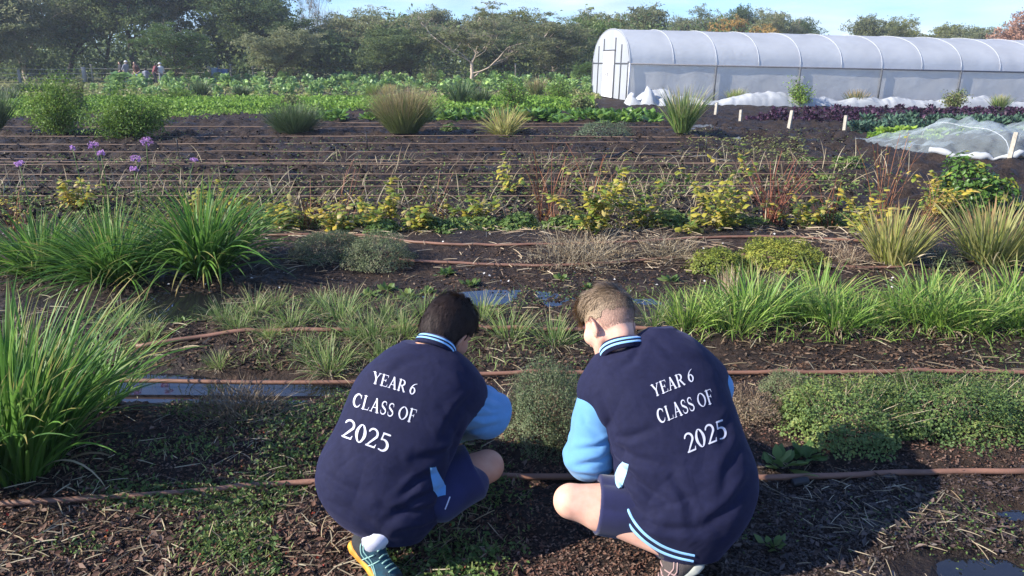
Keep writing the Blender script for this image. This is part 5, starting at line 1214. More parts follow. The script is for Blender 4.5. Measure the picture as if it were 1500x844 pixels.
def hand_f(P, wrist, d, nrm, side=1, s=1.):
    """palm and five separate, unequal, bent digits. d: direction of the fingers, nrm: back of the hand"""
    d = unit(d); nrm = unit(nrm-np.dot(nrm, d)*np.asarray(d)); lat = np.cross(d, nrm)*side
    w0 = np.asarray(wrist); r = rcone(P, w0, w0+d*.035*s, .023*s, .026*s)
    M = np.stack([d, lat, nrm]); r = smin(r, ell(P, w0+d*.052*s, (.042*s, .036*s, .016*s), M), .012)
    for k, (o, L) in enumerate(((-.027, .060), (-.009, .070), (.010, .066), (.027, .052))):
        a = w0+d*(.082*s-abs(o)*.25)+lat*o*s; dd = d; q = a; rad = .0088*s
        for j, bend in enumerate((.35, .6, .5)):
            c_, s_ = math.cos(bend), math.sin(bend); 
            bb = nrm if j == 0 else bb
            nd = dd*c_-bb*s_; bb = bb*c_+dd*s_; dd = nd
            e = q+dd*L*s*(.45, .32, .25)[j]; r = smin(r, rcone(P, q, e, rad, rad*.92), .004); q = e; rad *= .93
    a = w0+d*.025*s-lat*.024*s; e = a+unit(d*.6-lat*.8-nrm*.2)*.036*s; e2 = e+unit(d*.95-lat*.2-nrm*.4)*.028*s
    r = smin(r, smin(rcone(P, a, e, .0125*s, .0105*s), rcone(P, e, e2, .0105*s, .0085*s), .004), .008)
    return r
def head_f(P, c, M, s=1.):
    """M rows: right, face(forward), up"""
    q = (P-c)@M.T/s
    x, y, z = q.T
    qa = np.stack([np.abs(x), y, z], 1)
    d = ell(q, (0, -.012, .03), (.073, .094, .088)); d = smin(d, ell(q, (0, .028, -.028), (.058, .058, .08)), .03)
    d = smin(d, ell(q, (0, .055, -.085), (.028, .028, .022)), .03)
    d = smin(d, rcone(qa, (.052, .0, -.045), (.022, .062, -.088), .018, .014), .02)      # jaw
    d = smin(d, rcone(q, (0, .088, .005), (0, .104, -.028), .008, .012), .012)            # nose
    d = smin(d, ell(qa, (.012, .096, -.034), (.009, .009, .007)), .006)
    d = smax(d, -ell(qa, (.031, .098, .008), (.017, .014, .010)), .012)                 # eye sockets
    d = smin(d, ell(qa, (.031, .078, .007), (.0125, .0125, .0115)), .003)                 # eyeballs
    d = smin(d, rcone(qa, (.014, .094, .026), (.045, .076, .026), .006, .005), .01)       # brows
    d = smin(d, ell(q, (0, .083, -.056), (.024, .014, .0055)), .006); d = smin(d, ell(q, (0, .080, -.066), (.02, .013, .006)), .006)
    d = smax(d, -ell(q, (0, .100, -.0605), (.022, .009, .0012)), .003)
    d = smin(d, ell(qa, (.05, .052, -.02), (.02, .025, .025)), .02)                       # cheeks
    # ears: a tilted disc with a hollow
    A = np.array([[.86, .5, 0], [-.5, .86, 0], [0, 0, 1]]); A = A@np.array([[1, 0, 0], [0, .97, -.2], [0, .2, .97]])
    e = ell(qa, (.079, -.008, -.006), (.009, .021, .032), A); e = smin(e, ell(qa, (.074, -.002, -.030), (.007, .010, .012)), .008)
    e = smax(e, -ell(qa, (.088, .0, -.001), (.008, .011, .019), A), .005)
    d = smin(d, e, .007)
    return d*s
def strand_hair(name, base_fn, c, M, mat, seed, n, region, L, droop_dir, W=.0016, s=1., lift=.25, parent=None, rndr=None):
    """many short strands rooted on the scalp; each a thin tapered ribbon that follows the head"""
    rng = rg(seed); u = rng.normal(0, 1, (n*3, 3)); u /= np.linalg.norm(u, axis=1)[:, None]
    k = region(u); u = u[k][:n]; n = len(u)
    # march to the surface of the cap from inside
    o = c+(u*np.array((1, 1, 1)))@M*0
    dirw = u@M
    t = np.full(n, .17)
    cc = c+np.array((0, 0, .045))@M*s
    for _ in range(22): t = t-np.clip(base_fn(cc+dirw*t[:, None]), -.02, .03)*.85
    ok = (t > .02) & (np.abs(base_fn(cc+dirw*t[:, None])) < .003); t = t[ok]; u = u[ok]; dirw = dirw[ok]; n = len(u)
    p = cc+dirw*t[:, None]; e = .002
    g = np.stack([base_fn(p+np.eye(3)[i]*e)-base_fn(p-np.eye(3)[i]*e) for i in range(3)], 1); g /= np.linalg.norm(g, axis=1)[:, None]+1e-9
    dl = droop_dir(u); dw = dl@M; dw = dw-(dw*g).sum(1)[:, None]*g; dw /= np.linalg.norm(dw, axis=1)[:, None]+1e-9
    sw = rng.normal(0, .28, n)[:, None]*np.cross(g, dw); dw = dw+sw
    seg = 5; pts = [p-g*.002]; LL = (L(u) if callable(L) else np.full(n, L))*rng.uniform(.7, 1.2, n)
    lf = (lift(u) if callable(lift) else np.full(n, lift))*rng.uniform(.4, 1.6, n)
    for i in range(seg):
        f = i/seg; st = dw*(.35+.65*f)[..., None] if False else dw*(1-.0*f)+g*(lf*(1-f*1.3))[:, None]
        st /= np.linalg.norm(st, axis=1)[:, None]; q = pts[-1]+st*(LL/seg)[:, None]
        dd = base_fn(q); q = q+g*np.clip(.0012-dd, 0, .01)[:, None]; pts.append(q)
    C = np.stack(pts, 1); sd_ = np.cross(dw, g); prof = np.array([1, 1, .95, .8, .55, .15])
    w_ = W/2*prof[None, :, None]*rng.uniform(.7, 1.3, (n, 1, 1))
    V = np.stack([C-sd_[:, None]*w_, C+sd_[:, None]*w_], 2); i = np.arange(n)[:, None]; a = np.arange(seg)[None]; oo = i*(seg+1)*2+a*2
    Q = np.stack([oo, oo+1, oo+3, oo+2], -1).reshape(-1, 4)
    rr = rng.uniform(0, 1, n) if rndr is None else rndr(u, rng)
    mb = MB(); mb.add(V.reshape(-1, 3), Q, rnd=np.repeat(rr, (seg+1)*2)); return mb
# --- lettering: serif capitals drawn as tapered strokes, unioned on a grid, laid on the cloth
TH, TN, SF = .066, .030, .020
def arc(cx, cy, rx, ry, a0, a1, w0, w1, n=14, wm=None):
    t = np.linspace(math.radians(a0), math.radians(a1), n); P = [(cx+rx*math.cos(a), cy+ry*math.sin(a)) for a in t]
    ww = [ (w0+(w1-w0)*i/(n-1)) if wm is None else (w0*(1-i/(n-1))+w1*i/(n-1))*(1-math.sin(PI*i/(n-1)))+wm*math.sin(PI*i/(n-1)) for i in range(n)]
    return [(P[i][0], P[i][1], ww[i], P[i+1][0], P[i+1][1], ww[i+1]) for i in range(n-1)]
def ln_(x0, y0, x1, y1, w0, w1=None): return [(x0, y0, w0, x1, y1, w0 if w1 is None else w1)]
def sf_(x, y, w=.12): return ln_(x-w, y, x+w, y, SF)
b_, t_ = SF, 1-SF
GLY = {
 'Y': (.72, ln_(.14, t_, .36, .48, TH, TH)+ln_(.60, t_, .38, .48, TN)+ln_(.37, .5, .37, b_, TH)+sf_(.14, t_)+sf_(.60, t_, .10)+sf_(.37, b_)),
 'E': (.66, ln_(.18, b_, .18, t_, TH)+ln_(.06, t_, .56, t_, SF*1.1)+ln_(.06, b_, .58, b_, SF*1.1)+ln_(.2, .52, .44, .52, TN*.8)+ln_(.56, t_, .58, .80, SF, .012)+ln_(.58, b_, .62, .22, SF, .012)+ln_(.44, .42, .44, .62, SF)),
 'A': (.76, ln_(.38, t_, .15, b_, TN)+ln_(.38, t_, .62, b_, TH)+ln_(.24, .34, .53, .34, TN*.9)+sf_(.13, b_, .10)+sf_(.62, b_, .12)),
 'R': (.74, ln_(.18, b_, .18, t_, TH)+sf_(.17, b_)+ln_(.06, t_, .34, t_, SF*1.1)+arc(.34, .74, .20, .24, 90, -90, SF*1.2, SF*1.2, 16, TH)+ln_(.34, .5, .2, .5, SF*1.2)+ln_(.36, .5, .62, b_, TH*.95)+sf_(.66, b_, .06)),
 '6': (.54, arc(.27, .31, .185, .29, 0, 360, TN*1.1, TN*1.1, 26)+arc(.27, .31, .175, .25, 110, 250, TN, TN, 12, TH)+arc(.27, .31, .175, .25, -70, 70, TN, TN, 12, TH*.9)+arc(.62, .33, .52, .66, 100, 178, TN*.5, TH, 14)),
 'C': (.72, arc(.38, .5, .28, .47, 50, 310, TN, TN, 26, TH*1.15)+ln_(.57, .84, .60, .68, TN, .012)+ln_(.57, .16, .62, .28, TN*.8, .012)+ln_(.585, .95, .6, .68, .016, .012)),
 'L': (.64, ln_(.18, b_, .18, t_, TH)+sf_(.18, t_)+ln_(.06, b_, .54, b_, SF*1.1)+ln_(.54, b_, .59, .26, SF, .012)),
 'S': (.56, arc(.28, .745, .17, .215, 55, 225, TN, TN, 16, TN*1.5)+ln_(.16, .60, .40, .40, TH)+arc(.28, .245, .185, .22, 45, -135, TN*1.3, TN, 16, TN*1.4)+ln_(.40, .92, .43, .72, TN*.6, .012)+ln_(.13, .10, .09, .30, TN*.6, .012)),
 'O': (.78, arc(.39, .5, .30, .465, 0, 360, TN*.9, TN*.9, 34)+arc(.39, .5, .29, .42, 105, 255, TN*.6, TN*.6, 16, TH)+arc(.39, .5, .29, .42, -75, 75, TN*.6, TN*.6, 16, TH)),
 'F': (.60, ln_(.18, b_, .18, t_, TH)+sf_(.18, b_)+ln_(.06, t_, .54, t_, SF*1.1)+ln_(.2, .52, .42, .52, TN*.8)+ln_(.54, t_, .56, .78, SF, .012)+ln_(.42, .42, .42, .62, SF)),
 '2': (.54, arc(.26, .72, .19, .25, 165, -25, TN, TH*.8, 18, TH*.75)+ln_(.43, .60, .09, .06, TH*.8, TN)+ln_(.07, .05, .43, .05, TH*.65)+ln_(.43, .05, .48, .22, TH*.5, .012)),
 '0': (.54, arc(.27, .5, .19, .465, 0, 360, TN*.9, TN*.9, 30)+arc(.27, .5, .18, .40, 105, 255, TN*.6, TN*.6, 14, TH)+arc(.27, .5, .18, .40, -75, 75, TN*.6, TN*.6, 14, TH)),
 '5': (.54, ln_(.17, .93, .44, .93, TH*.7)+ln_(.17, .93, .12, .58, TN)+arc(.22, .32, .22, .29, 115, -110, TN, TN, 22, TH*.95)+ln_(.10, .06, .15, .05, TH*.5)),
 ')': (.3, arc(-.1, .5, .25, .5, 55, -55, .02, .02, 10, .05)), ' ': (.28, []),
}
def glyph_mesh(segs, h=.02):
    x0, x1, y0, y1 = -.12, .95, -.1, 1.1; nx = int((x1-x0)/h)+1; ny = int((y1-y0)/h)+1
    X, Y = np.meshgrid(x0+np.arange(nx)*h, y0+np.arange(ny)*h, indexing='ij'); d = np.full(X.shape, 9.)
    for (ax, ay, wa, bx, by, wb) in segs:
        vx, vy = bx-ax, by-ay; t = np.clip(((X-ax)*vx+(Y-ay)*vy)/(vx*vx+vy*vy+1e-12), 0, 1); d = np.minimum(d, np.hypot(X-ax-t*vx, Y-ay-t*vy)-(wa+(wb-wa)*t))
    V = []; T = []; key = {}
    def vid(p):
        k = (round(p[0], 5), round(p[1], 5))
        if k not in key: key[k] = len(V); V.append(k)
        return key[k]
    for i in range(nx-1):
        for j in range(ny-1):
            c = [(i, j), (i+1, j), (i+1, j+1), (i, j+1)]; dv = [d[q] for q in c]
            if min(dv) >= 0: continue
            poly = []
            for a in range(4):
                p, q = c[a], c[(a+1) % 4]; da, db = dv[a], dv[(a+1) % 4]
                P = (x0+p[0]*h, y0+p[1]*h); Q = (x0+q[0]*h, y0+q[1]*h)
                if da < 0: poly.append(P)
                if (da < 0) != (db < 0): t = da/(da-db); poly.append((P[0]+(Q[0]-P[0])*t, P[1]+(Q[1]-P[1])*t))
            ids = [vid(p) for p in poly]
            for a in range(1, len(ids)-1):
                if len({ids[0], ids[a], ids[a+1]}) == 3: T.append((ids[0], ids[a], ids[a+1]))
    return np.array(V), np.array(T)
GC = {}
def bvh_of(me):
    V = [v.co.copy() for v in me.vertices]; return BVHTree.FromPolygons(V, [tuple(p.vertices) for p in me.polygons])
def onto(bvh, px, py, off):
    r = ray(px, py); r = r/np.linalg.norm(r)
    h = bvh.ray_cast(Vector(CAM), Vector(r))
    if h[0] is None: return None
    n = h[1] if h[1].dot(Vector(r)) < 0 else -h[1]
    return np.array(h[0]+n*off)
def lettering(text, p0, p1, cap, updir, bvh, mat, parent, off=.0022):
    """text whose base line runs on the cloth from p0 to p1; each letter is its own piece of embroidery"""
    p0 = np.array(p0, float); p1 = np.array(p1, float); u = unit(updir)
    adv = []
    for ch in text: adv.append(GLY[ch][0])
    tot = sum(adv)-.08; k = (p1-p0)/tot; x = -.04
    for ch, a in zip(text, adv):
        if ch != ' ':
            if ch not in GC: GC[ch] = glyph_mesh(GLY[ch][1])
            V, T = GC[ch]; W = []; ok = True
            for (gx_, gy_) in V:
                pp = p0+k*(x+gx_)+u*gy_*cap; q = onto(bvh, pp[0], pp[1], off)
                if q is None: ok = False; q = onto(bvh, *(p0+k*(x+.3)+u*.5*cap), off)
                W.append(q)
            if all(q is not None for q in W):
                me = mesh_np('letter', np.array(W), T, [mat]); link('letter', me, parent=parent)
        x += a
def band(name, pts, w, bvh, mat, parent, off=.003, n=40, wprof=None):
    """a strip of cloth lying on a garment, following the line pts"""
    pts = np.array(pts, float); t = np.linspace(0, 1, n); s = np.linspace(0, 1, len(pts))
    X = np.interp(t, s, pts[:, 0]); Y = np.interp(t, s, pts[:, 1]); k = 7
    sm = lambda q: np.convolve(np.pad(q, k//2, mode='reflect', reflect_type='odd'), np.ones(k)/k, 'valid')
    X, Y = sm(X), sm(Y); tx, ty = np.gradient(X), np.gradient(Y); l = np.hypot(tx, ty); nx, ny = -ty/l, tx/l
    V = []; m = 4; rows = []
    for i in range(n):
        r = []
        ww = w*(1 if wprof is None else wprof(t[i]))
        for j in range(m+1):
            q = onto(bvh, X[i]+nx[i]*ww*(j/m-.5), Y[i]+ny[i]*ww*(j/m-.5), off*(1 if 0 < j < m else .3))
            r.append(q)
        if all(v is not None for v in r): rows.append(r)
    V = np.array(rows).reshape(-1, 3); n = len(rows)
    if n < 2: return
    i = np.arange(n-1)[:, None]; j = np.arange(m)[None]; o = i*(m+1)+j
    me = mesh_np(name, V, np.stack([o, o+1, o+m+2, o+m+1], -1).reshape(-1, 4), [mat]); return link(name, me, parent=parent)
def collar(c, axis, rx, ry, fw, h, parent):
    """ribbed collar: a standing ring around the neck with two pale stripes"""
    a = unit(axis); f = unit(fw-np.dot(fw, a)*a); r = np.cross(f, a); n = 64; th = np.arange(n)/n*2*PI
    prof = [(0, .0, 0), (.006, .08, 0), (.008, .26, 0), (.0095, .27, 1), (.0095, .44, 1), (.008, .45, 0), (.008, .58, 0), (.0095, .59, 1), (.009, .76, 1), (.006, .77, 0), (.003, .96, 0), (-.003, 1.0, 0), (-.006, .9, 0), (-.004, 0, 0)]
    V = []; 
    for (o, z, _) in prof:
        fl = 1+.10*(1-z)
        V.append(c+np.cos(th)[:, None]*r*(rx*fl+o)+np.sin(th)[:, None]*f*(ry*fl+o)+a*(z*h+.006*np.cos(th*2)[:, None]))
    V = np.array(V); m = len(prof); Q = []; mi = []
    for i in range(m-1):
        for j in range(n): Q.append((i*n+j, i*n+(j+1) % n, (i+1)*n+(j+1) % n, (i+1)*n+j)); mi.append(1 if prof[i][2] and prof[i+1][2] else 0)
    me = mesh_np('collar', V.reshape(-1, 3), np.array(Q), [M_navy, M_skyrib], midx=mi); return link('collar', me, parent=parent)
def creases(me, C):
    """press folds into a garment: each is a line with a valley and a raised lip beside it"""
    n = len(me.vertices); V = np.empty(n*3, np.float32); me.vertices.foreach_get('co', V); V = V.reshape(-1, 3).astype(float)
    Nn = np.empty(n*3, np.float32); me.vertex_normals.foreach_get('vector', Nn) if hasattr(me, 'vertex_normals') else me.vertices.foreach_get('normal', Nn); Nn = Nn.reshape(-1, 3)
    q = V-CAM; z = q@F_; px = 750+q@R_/z*FPX; py = 422-q@U_/z*FPX
    if ((V-V.mean(0))*Nn).sum(1).mean() < 0: Nn = -Nn
    face = sstep(0, .35, -(Nn*q).sum(1)/np.linalg.norm(q, axis=1)); D_ = np.zeros(n)
    for (pts, w, amp) in C:
        pts = np.array(pts, float); best = np.full(n, 1e9); sg = np.zeros(n); tt = np.zeros(n); m = len(pts)-1
        for i in range(m):
            a, b = pts[i], pts[i+1]; ab = b-a; t = np.clip(((px-a[0])*ab[0]+(py-a[1])*ab[1])/(ab@ab), 0, 1)
            dx, dy = px-a[0]-t*ab[0], py-a[1]-t*ab[1]; d = np.hypot(dx, dy); s_ = np.sign(ab[0]*dy-ab[1]*dx); k = d < best
            best[k] = d[k]; sg[k] = s_[k]; tt[k] = ((i+t)/m)[k]
        fade = np.sin(PI*np.clip(tt*.9+.05, 0, 1))**.6; ww = w*(.7+.6*tt); d = best*sg
        D_ += amp*fade*(-np.exp(-(d/ww)**2)+.75*np.exp(-((d-1.7*ww)/(1.2*ww))**2)+.35*np.exp(-((d+1.9*ww)/(1.5*ww))**2))
    V = V+Nn*(D_*face)[:, None]; me.vertices.foreach_set('co', V.astype(np.float32).ravel()); me.update()
def bounds(*pts, pad=.1):
    P = np.array(pts); return P.min(0)-pad, P.max(0)+pad
def leg_chain(hip, knee, ank):
    hip, knee, ank = map(np.asarray, (hip, knee, ank))
    def f(P):
        d = rcone(P, hip, knee, .078, .050); d = smin(d, ell(P, knee+unit(unit(knee-hip)+unit(knee-ank))*.018, (.036, .036, .038)), .03); d = smin(d, rcone(P, hip+(knee-hip)*.55+np.array((0, 0, .012)), knee+np.array((0, 0, .004)), .058, .040), .03)+.0012*vnoise(P*28.)
        s = knee+(ank-knee)*.30; back = unit(hip-ank)
        d = smin(d, rcone(P, knee, s+back*.008, .044, .050), .03); d = smin(d, rcone(P, s+back*.008, ank, .050, .030), .03); return d
    return f
def shoe_parts(heel, toe, up, parent, upper, sole, accent, collarc, marks=True, wd=.038):
    """running shoe: thick sole, upper with padded collar, tongue, laces and side stripes"""
    heel = np.asarray(heel, float); toe = np.asarray(toe, float); L = np.linalg.norm(toe-heel); f = unit(toe-heel); u = unit(up-np.dot(up, f)*f); r = np.cross(f, u)
    M = np.stack([f, r, u]); q = lambda P: (P-heel)@M.T
    W = lambda x: np.interp(x, [-.01, .02, .4*L, .72*L, L*.93, L], [.022, .033, .032, .043, .034, .02])
    def sole_f(P):
        x, y, z = q(P).T; w_ = W(x)+.004; zz = z-.010-.012*sstep(.8*L, 1.05*L, x)
        th = .014-.003*sstep(0, L, x)
        d = np.maximum(np.abs(y)-w_, np.maximum(-x-.012, x-L))
        rnd = .01; a = np.abs(y)-w_+rnd; b = np.abs(zz)-th+rnd; e = np.maximum(-x-.006, x-L)+rnd
        return np.sqrt(np.maximum(a, 0)**2+np.maximum(b, 0)**2+np.maximum(e, 0)**2)+np.minimum(np.maximum(np.maximum(a, b), e), 0)-rnd+.0005*np.sin(x*200)*(b > -.004)
    def up_f(P):
        x, y, z = q(P).T; Q = np.stack([x, y, z], 1)
        d = rcone(Q, (.03, 0, .045), (.06, 0, .05), .034, .036); d = smin(d, rcone(Q, (.06, 0, .045), (L*.72, 0, .022), .037, .030), .03)
        d = smin(d, ell(Q, (L*.78, 0, .024), (.055, .039, .026)), .02); d = smin(d, rcone(Q, (.02, 0, .04), (.008, 0, .085), .026, .013), .02)
        d = smin(d, rcone(Q, (.09, 0, .06), (.075, 0, .10), .020, .010), .02)
        d = smax(d, -rcone(Q, (.042, 0, .075), (.03, 0, .14), .023, .034), .008); return smax(d, -(z-.012), .004)
    lo, hi = bounds(heel, toe, heel+u*.12, toe+u*.05, pad=.06)
    ub = sdf_mesh('shoe', up_f, lo, hi, .0045, [upper, collarc])
    for p_ in ub.polygons:
        l_ = M@(np.array(p_.center)-heel)
        if l_[0] < .062-.25*(l_[2]-.05) or l_[0] > L*.86: p_.material_index = 1
    o = link('shoe', ub, parent=parent)
    link('sole', sdf_mesh('sole', sole_f, lo, hi, .004, [sole]), parent=o)
    B = bvh_of(ub)
    def side(pts, w_, sgn, mat, name):
        mb = MB(); P = []
        for (x, z) in pts:
            org = heel+f*x+u*z+r*sgn*.12; h = B.ray_cast(Vector(org), Vector(-r*sgn))
            if h[0] is not None: P.append(np.array(h[0])+r*sgn*.0008)
        if len(P) > 2: mb.tube(P, w_, 5); link(name, mb.mesh(name, [mat]), parent=o)
    def dens(pts, n=14):
        pts = np.array(pts, float); t = np.linspace(0, 1, n); s = np.linspace(0, 1, len(pts)); return np.stack([np.interp(t, s, pts[:, 0]), np.interp(t, s, pts[:, 1])], 1)
    if marks:
        for sg in (-1, 1):
            side(dens([(.055, .075), (.07, .06), (.10, .05), (.15, .022)]), .0026, sg, accent, 'side_stripe'); side(dens([(.045, .07), (.07, .045), (.11, .035), (.14, .02)]), .0026, sg, accent, 'side_stripe')
            side(dens([(.075, .026), (.085, .045), (.10, .068)]), .0024, sg, accent, 'side_stripe'); side(dens([(.10, .02), (.112, .04), (.122, .06)]), .0024, sg, accent, 'side_stripe')
    for k in range(5):
        x = .10+k*.017; mb = MB(); P = []
        for y in np.linspace(-.018, .018, 7):
            h = B.ray_cast(Vector(heel+f*x+u*.14+r*y), Vector(-u))
            if h[0] is not None: P.append(np.array(h[0])+u*.002)
        if len(P) > 2: mb.tube(P, .0026, 5); link('lace', mb.mesh('lace', [accent]), parent=o)
    return o
def build_boy(cfg):
    c = cfg; skin = c['skin']
    M = c['M']; hc = c['head']; nb = c['neck']
    legs = [leg_chain(*L) for L in c['legs']]
    tors = rowtorso(c['rows'])
    def body(P):
        d = head_f(P, hc, M, c['hs']); d = smin(d, rcone(P, nb, hc+np.array((0, -.035, -.05))@M, .052, .046), .02)
        d = smin(d, tors(P, -.035), .03)
        for f in legs: d = smin(d, f(P), .02)
        for (s_, e_, w_, hd, hn, sd_) in c['arms']:
            d = smin(d, rcone(P, s_, e_, .043, .033), .03); d = smin(d, rcone(P, e_, w_, .034, .022), .01); d = smin(d, hand_f(P, w_, hd, hn, sd_, .86), .01)
        for a, b in c['feet']: d = smin(d, rcone(P, a, b, .026, .022), .02)
        return d
    allp = [hc, nb]+[p for L in c['legs'] for p in L]+[p for A in c['arms'] for p in A[:3]]
    lo, hi = bounds(*allp, pad=.19); lo[2] = max(lo[2], -.03)
    org = np.array((c['org'][0], c['org'][1], 0.))
    me = sdf_mesh('person', body, lo, hi, .0052, [skin]); ob = link('person', me); settag(ob, c['label'], 'person')
    # jacket body
    def jacket(P):
        d = tors(P)
        for (a, b, ra, rb) in c['shoulder']: d = smin(d, rcone(P, a, b, ra, rb), .05)
        for (dv, s_, amp, sd_, cc, rr) in c['folds']:
            m_ = np.exp(-((P-cc)**2).sum(1)/(rr*rr)); d = d-wr(P, dv, s_, amp*.6, sd_)*m_
        d = d-.0022*vnoise(P*14.)-.003*vnoise(P*6.+5)
        d = smax(d, -rcone(P, nb, hc, c['neckcut'], c['neckcut']), .01)
        return d
    lo, hi = bounds(*[D(r_[1], r_[0], r_[3]) for r_ in c['rows']], *[D(r_[2], r_[0], r_[3]) for r_ in c['rows']], pad=.24)
    jm = sdf_mesh('jacket', jacket, lo, hi, .0055, [M_navy]); creases(jm, c['creases']); jk = link('jacket', jm, parent=ob)
    for (s_, e_, w_, hd, hn, sd_), rad in zip(c['arms'], c['sleeve']):
        def slv(P, s_=s_, e_=e_, w_=w_, rad=rad):
            d = smin(rcone(P, s_, e_, rad[0], rad[1]), rcone(P, e_, w_+(e_-w_)*.12, rad[1]*.95, rad[2]), .035)
            ax = unit(e_-s_); t_ = (P-s_)@ax
            d = d-.003*np.sin(t_*70+3*vnoise(P*8))*np.exp(-((P-e_)**2).sum(1)/.012)-wr(P, np.cross(ax, F_), 16, .006, 3)-.003*vnoise(P*11.)
            return d
        lo, hi = bounds(s_, e_, w_, pad=.12); sm_ = sdf_mesh('sleeve', slv, lo, hi, .006, [M_sky]); creases(sm_, c['creases_sleeve']); sl_ = link('sleeve', sm_, parent=ob)
        cu = w_+(e_-w_)*.10; mb = MB(); mb.tube([cu+(e_-w_)*.08, cu, cu-(e_-w_)*.08], [rad[2]*.9, rad[2]*.86, rad[2]*.82], 20); link('cuff', mb.mesh('cuff', [M_navy]), parent=sl_)
    # shorts
    def shorts(P):
        d = tors(P, -.024); v = (P-CAM)@U_
        d = np.maximum(d, v-c['waist'])
        for (hip, knee, ank), cut in zip(c['legs'], c['shortlen']):
            hip = np.asarray(hip); knee = np.asarray(knee); e = hip+(knee-hip)*cut; ax = unit(knee-hip)
            q = rcone(P, hip, e+ax*.03, .104, .094)-.006*vnoise(P*9.)-wr(P, ax, 13, .008, 7); q = smax(q, (P-e)@ax, .006)
            q = smax(q, -np.maximum(rcone(P, hip, knee, .080, .072), -((P-e)@ax+.02)), .004)
            d = smin(d, q, .02)
        return d
    shorts0 = shorts
    def shorts(P):
        d = shorts0(P)
        for (a, b, ra, rb) in c['sx']: d = smin(d, rcone(P, a, b, ra, rb), .03)
        return d
    lo, hi = bounds(*[p for L in c['legs'] for p in L[:2]], D(*c['rows'][-1][1:2], c['rows'][-1][0], c['rows'][-1][3]) if False else c['neck'], pad=.2)
    link('shorts', sdf_mesh('shorts', shorts, lo, hi, .0065, [M_short]), parent=ob)
    return ob, jk, jm, body
def hair_cap(c, hs, M, hc, thick, cut):
    def f(P):
        q = (P-hc)@M.T/hs; x, y, z = q.T
        d = ell(q, (0, -.014, .032), (.078+thick, .099+thick, .092+thick)); d = smin(d, ell(q, (0, -.05, -.02), (.058+thick, .045, .06)), .03)
        return smax(d, cut(x, y, z), .012)*hs-.0016*vnoise(P*60.)
    return f
